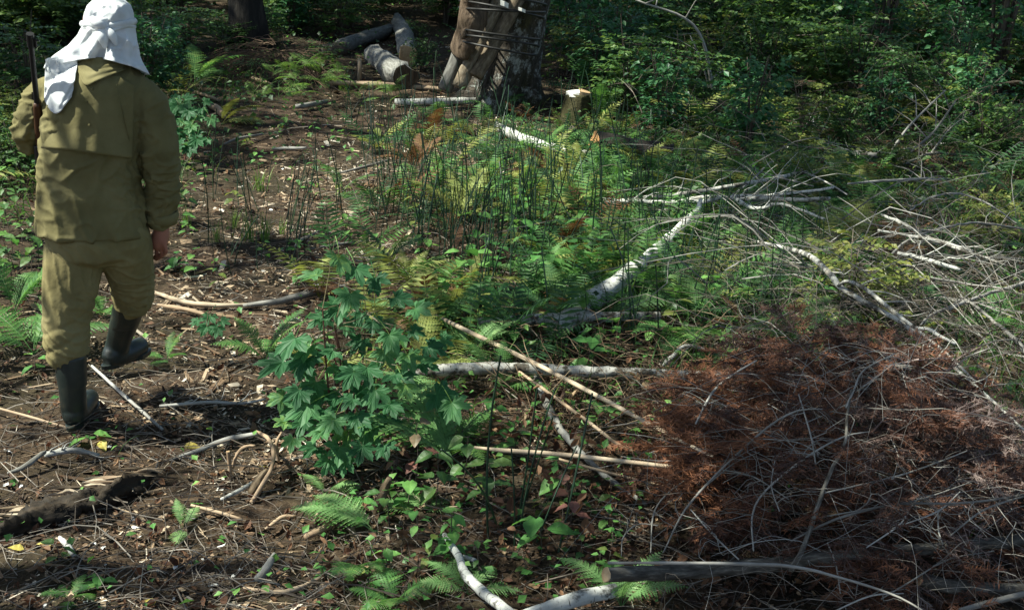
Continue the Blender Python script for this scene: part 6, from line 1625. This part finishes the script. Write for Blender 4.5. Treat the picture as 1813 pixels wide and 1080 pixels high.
def px_in(x0, x1, y0, y1, zmax, surf=None):
    def f():
        px, py = random.uniform(x0, x1), random.uniform(y0, y1)
        q = hitf(px, py, surf) if surf else hit(px, py)
        return (q.x, q.y, (surf(q.x, q.y) if surf is dome else gzf(q.x, q.y)) + random.uniform(0, zmax))
    return f
tangle('twig_tangle', 620, px_in(1280, 1860, 300, 640, .34, brush_surf), (.25, .9), (.0011, .0026), 'twig', 'tangle of thin grey twigs filling the brushwood', tint=(.0, .7))
tangle('dry_stalks', 330, px_in(900, 1340, 600, 800, .12), (.18, .5), (.0014, .0028), 'goldtwig', 'tangle of thin tan stalks between the flaking log and the poles', up=.5, curve=.8, tint=(.1, .9))
tangle('needle_twigs', 210, lambda: (lambda a, r: (DX + r * math.cos(a), DY + r * math.sin(a), dome(DX + r * math.cos(a), DY + r * math.sin(a)) - .02))(random.uniform(0, 6.28), .78 * random.random() ** .6), (.15, .5), (.0009, .0018), 'greypole', 'thin grey twigs sticking out of the dead conifer heap', up=.2, curve=.9, tint=(.1, .7))
tangle('fallen_sticks', 240, px_in(480, 1300, 240, 640, .12), (.2, .8), (.0014, .0032), 'twig', 'thin dead sticks lying among horsetails and ferns', up=.2, tint=(.1, .7))
tangle('thicket_twigs', 200, px_in(1120, 1850, 60, 330, .7), (.4, 1.1), (.002, .005), 'twig', 'thin bare twigs criss-crossing the thicket', up=.6, tint=(.1, .8))
tangle('foreground_twigs', 190, px_in(0, 700, 640, 1075, .03), (.12, .5), (.0012, .003), 'twig', 'thin twigs strewn over the soil at lower left', up=.05, tint=(.3, 1.0))
tangle('brush_branches', 95, px_in(1230, 1880, 285, 560, .42, brush_surf), (.5, 1.7), (.0025, .0055), 'greypole', 'mass of dead grey branches heaped behind the strong pale branch', up=.12, curve=.3, tint=(.05, .5))
tangle('fine_twigs', 420, px_in(1240, 1880, 270, 620, .42, brush_surf), (.2, .7), (.0007, .0015), 'twig', 'finest bare twigs veiling the brushwood', up=.4, curve=.6, tint=(.2, 1.0))
tangle('pile_twigs', 260, px_in(1130, 1800, 680, 1075, .05, dome), (.1, .4), (.0006, .0012), 'twig', 'finest bare grey twigs on the dead conifer heap', up=.2, curve=.7, tint=(.3, 1.0))
# rusty fallen leaves caught among poles
def curled():
    lv = np.array([[0, -1, 0], [-.5, -.3, .35], [.5, -.2, .3], [0, 0, -.05], [-.4, .5, .3], [.42, .5, .4], [0, 1, .25]]); lf = np.array([[0, 3, 1], [0, 2, 3], [1, 3, 4], [3, 2, 5], [4, 3, 6], [3, 5, 6]])
    N = 260; T = np.array([px_in(860, 1180, 650, 1000, .16)() for _ in range(N)])
    g = Geo(); g.many(lv, lf, rot_batch(rng.uniform(0, 6.28, N), rng.normal(0, .9, N), rng.normal(0, .9, N)) * rng.uniform(.014, .032, N)[:, None, None], T, rng.beta(2, 2.4, N))
    tag(g.build('withered_leaves', MT['dleaf']), 'rusty withered leaves hanging among the stalks and poles', kind='stuff')
curled()
# heap of brown brush at the path end
p = hit(492, 132); g = Geo()
for k in range(300):
    a = random.uniform(0, 6.28); r = random.random() ** .6; c = np.array([r * math.cos(a) * .6, r * math.sin(a) * .6, .40 * (1 - r * r) * random.uniform(.5, 1.1)])
    d = np.array([math.cos(a) + random.gauss(0, .6), math.sin(a) + random.gauss(0, .6), random.gauss(-.25, .25)]); L = random.uniform(.25, .6)
    tube(g, spline([c, c + d * L * .5 + [0, 0, .05], c + d * L - [0, 0, .06]], 5), [.006, .005, .004, .003, .002], 3, 0, 0, False, random.uniform(.0, .5))
o = g.build('brush_heap', MT['goldtwig']); o.location = p; tag(o, 'domed heap of brown cut brush by the dark trunk at the path end', 'brush heap')

# mossy mound and stub before the maple
wood('stub', 'short rotten mossy stub leaning right in front of the maple', [(664, 912, .0), (676, 880, .08), (690, 846, .16)], [22, 18, 11], 'rotten', 'stump', rough=.18, sides=14)
# ---------------------------------------------------------------- pale bark scraps and yellow leaves
def flake_mesh(seed, mat='flake'):
    r = np.random.default_rng(seed); n = 9; a = np.sort(r.uniform(0, 6.28, n)); R = r.uniform(.45, 1.0, n); g = Geo()
    top = np.stack([np.cos(a) * R, np.sin(a) * R * .7, r.uniform(-.05, .32, n)], -1)
    V = np.concatenate([top, top - [0, 0, .10], [[0, 0, .12], [0, 0, .0]]]); j = np.arange(n); j2 = (j + 1) % n
    g.add(V, [np.stack([j, j2, np.full(n, 2 * n)], -1), np.stack([j2 + n, j + n, np.full(n, 2 * n + 1)], -1), np.stack([j, j + n, j2 + n, j2], -1)], r.uniform(.2, .9)); return g.mesh('bark_scrap', MT[mat])
FK = [flake_mesh(k) for k in range(7)]
spots = [(237, 918, 11), (238, 934, 13), (246, 950, 8), (244, 965, 9), (394, 966, 13), (378, 1036, 14), (370, 1044, 11), (278, 1011, 14), (192, 791, 9), (165, 962, 9), (182, 970, 9), (185, 1000, 8), (310, 1004, 10), (322, 1012, 7), (300, 990, 6), (412, 1020, 11), (425, 1008, 8), (388, 866, 11), (342, 918, 7), (12, 858, 12), (36, 862, 9), (14, 798, 11), (26, 1008, 8), (80, 1072, 10), (152, 1064, 11), (180, 1058, 7), (340, 975, 7), (215, 1003, 5), (308, 1060, 8), (438, 1072, 10), (130, 905, 7), (360, 990, 6), (268, 990, 5), (446, 992, 8), (290, 338, 8), (306, 362, 7), (700, 470, 9), (520, 465, 7), (465, 480, 6), (610, 340, 6), (560, 505, 7), (430, 330, 6), (480, 372, 6), (384, 470, 7), (330, 470, 7), (500, 300, 5)]
for k, (px, py, w) in enumerate(spots):
    p = hit(px, py, .008); o = place(FK[k % 7], 'bark_scrap', None, p, (random.uniform(-.4, .4), random.uniform(-.4, .4), random.uniform(0, 6.28)), w * pxm(p) * .78)
    tag(o, 'small white bark scrap lying on the brown litter', 'bark scrap', 'white bark scraps')
p = hit(523, 569, .03); o = place(FK[2], 'bark_scrap', None, p, (-.5, .1, .3), 17 * pxm(p)); tag(o, 'large pinkish white scrap lying on the path left of the maple top', 'bark scrap')
p = hit(320, 326, .05); o = place(FK[4], 'wood_chunk', None, p, (-.3, .1, 0), 14 * pxm(p)); o.data = flake_mesh(9, 'cut'); tag(o, 'pale flat wood chunk seen right beside the jacket sleeve', 'wood chunk')
for px, py, w, lb in [(178, 780, 20, 'yellow green fallen leaf below the planted boot'), (706, 233, 16, 'yellow fallen leaf among the horsetails'), (325, 790, 24, 'shaded olive leaf by the brown root'), (42, 972, 20, 'ragged yellow leaf under the rotten log'), (820, 199, 14, 'whitish rounded leaf under the thin birch log'), (90, 965, 18, 'grey green fallen leaf at lower left'), (274, 1070, 22, 'pale green fallen leaf at the bottom edge'), (456, 826, 20, 'green leaf hanging before the curved root')]:
    p = hit(px, py, .02); o = place(OV['herb'][0].copy(), 'fallen_leaf', None, p, (random.uniform(-.3, .5), random.uniform(-.4, .4), random.uniform(0, 6.28)), w * pxm(p) * 1.3)
    o.data.materials[0] = MT['yleaf']; tag(o, lb, 'leaf')
# ---------------------------------------------------------------- labels of the many: each by the landmark it grows or lies beside
bpy.context.view_layer.update()
MARKS = [('leaning tree', 900, 180), ('tree stump', 1018, 215), ('dark mossy log', 1120, 262), ('white birch trunk', 1110, 480), ('crooked birch tip', 1235, 360), ('brushwood', 1500, 330), ('strong pale branch', 1500, 510), ('red needles', 1430, 700),
         ('long peeled pole', 960, 650), ('forked peeled pole', 1000, 805), ('maple sapling', 620, 650), ('sawn pole end', 1075, 1015), ('mottled birch branch', 830, 1010), ('rotten log', 140, 890), ('curved root', 475, 820), ('person', 190, 400), ('sawn logs', 700, 90), ('bough heap', 545, 160),
         ('flaking log', 1000, 660), ('grass tufts', 450, 410), ('large bright fern', 905, 530), ('large pale yellow fern', 815, 370), ('upright yellow fern', 1495, 420), ('dark straight trunk', 438, 70), ('raised boot', 215, 610), ('broken birch log', 960, 250), ('white bark scraps', 390, 1000), ('upper right corner', 1800, 60), ('right edge', 1800, 420)]
SHORT = {'horsetail stems': ('thin dark horsetail stem', 0), 'shrubs of the thicket': (None, 6), 'ferns of the thicket': ('thicket fern with arching fronds', 6), 'low herbs': ('low leafy herb', 8), 'small ferns of the damp ground': (None, 8), 'herbs beside the person': ('shade herb', 6),
         'leafy plants in the brushwood': ('leafy plant in the dead twigs', 8), 'ferns in the brushwood': ('fern in the dead twigs', 8), 'seedlings on the path': ('tiny green seedling', 8), 'white bark scraps': ('small white bark scrap', 8), 'far thicket bushes': ('deep shaded bush', 6), 'far understorey bushes': ('tall dark forest bush', 4)}
ORD = ['closest to it', 'second from it', 'third from it', 'fourth from it', 'fifth from it', 'sixth from it', 'seventh from it', 'eighth from it']
cells = {}
for o in COL.objects:
    gname = o.get('group')
    if o.parent is not None or gname not in SHORT: continue
    x, y = proj(o.matrix_world.translation); best = min(MARKS, key=lambda m: math.hypot((m[1] - x), (m[2] - y) * 1.3))
    dx, dy = x - best[1], y - best[2]
    rel = ('right of the ' if dx > 0 else 'left of the ') if abs(dx) > 1.2 * abs(dy) else ('in front of the ' if dy > 0 else 'behind the ')
    short, cap = SHORT[gname]
    if short is None:
        w = o['label'].split(' of the damp')[0] if 'damp' in o['label'] else o['label'].split(' in the ')[0].split(' at the ')[0].split(' behind ')[0].split(' left ')[0].split(' beyond ')[0]
        short = w.replace(' with layered sprays', '').replace(' broad leaved', '').replace('dense small leaved', 'dense')
    cells.setdefault((short, rel, best[0], cap), []).append((math.hypot(dx, dy), o.name))
for (short, rel, mk, cap), L in cells.items():
    L.sort()
    for k, (d, nme) in enumerate(L):
        o = bpy.data.objects[nme]
        if len(L) == 1: o['label'] = f'{short} {rel}{mk}'
        elif cap and k < cap: o['label'] = f'{short} {rel}{mk}, {ORD[k]}'
        elif cap: o['label'] = f'{short} {rel}{mk}, among the farther ones'
        else: o['label'] = f'{short} among others {rel}{mk}'
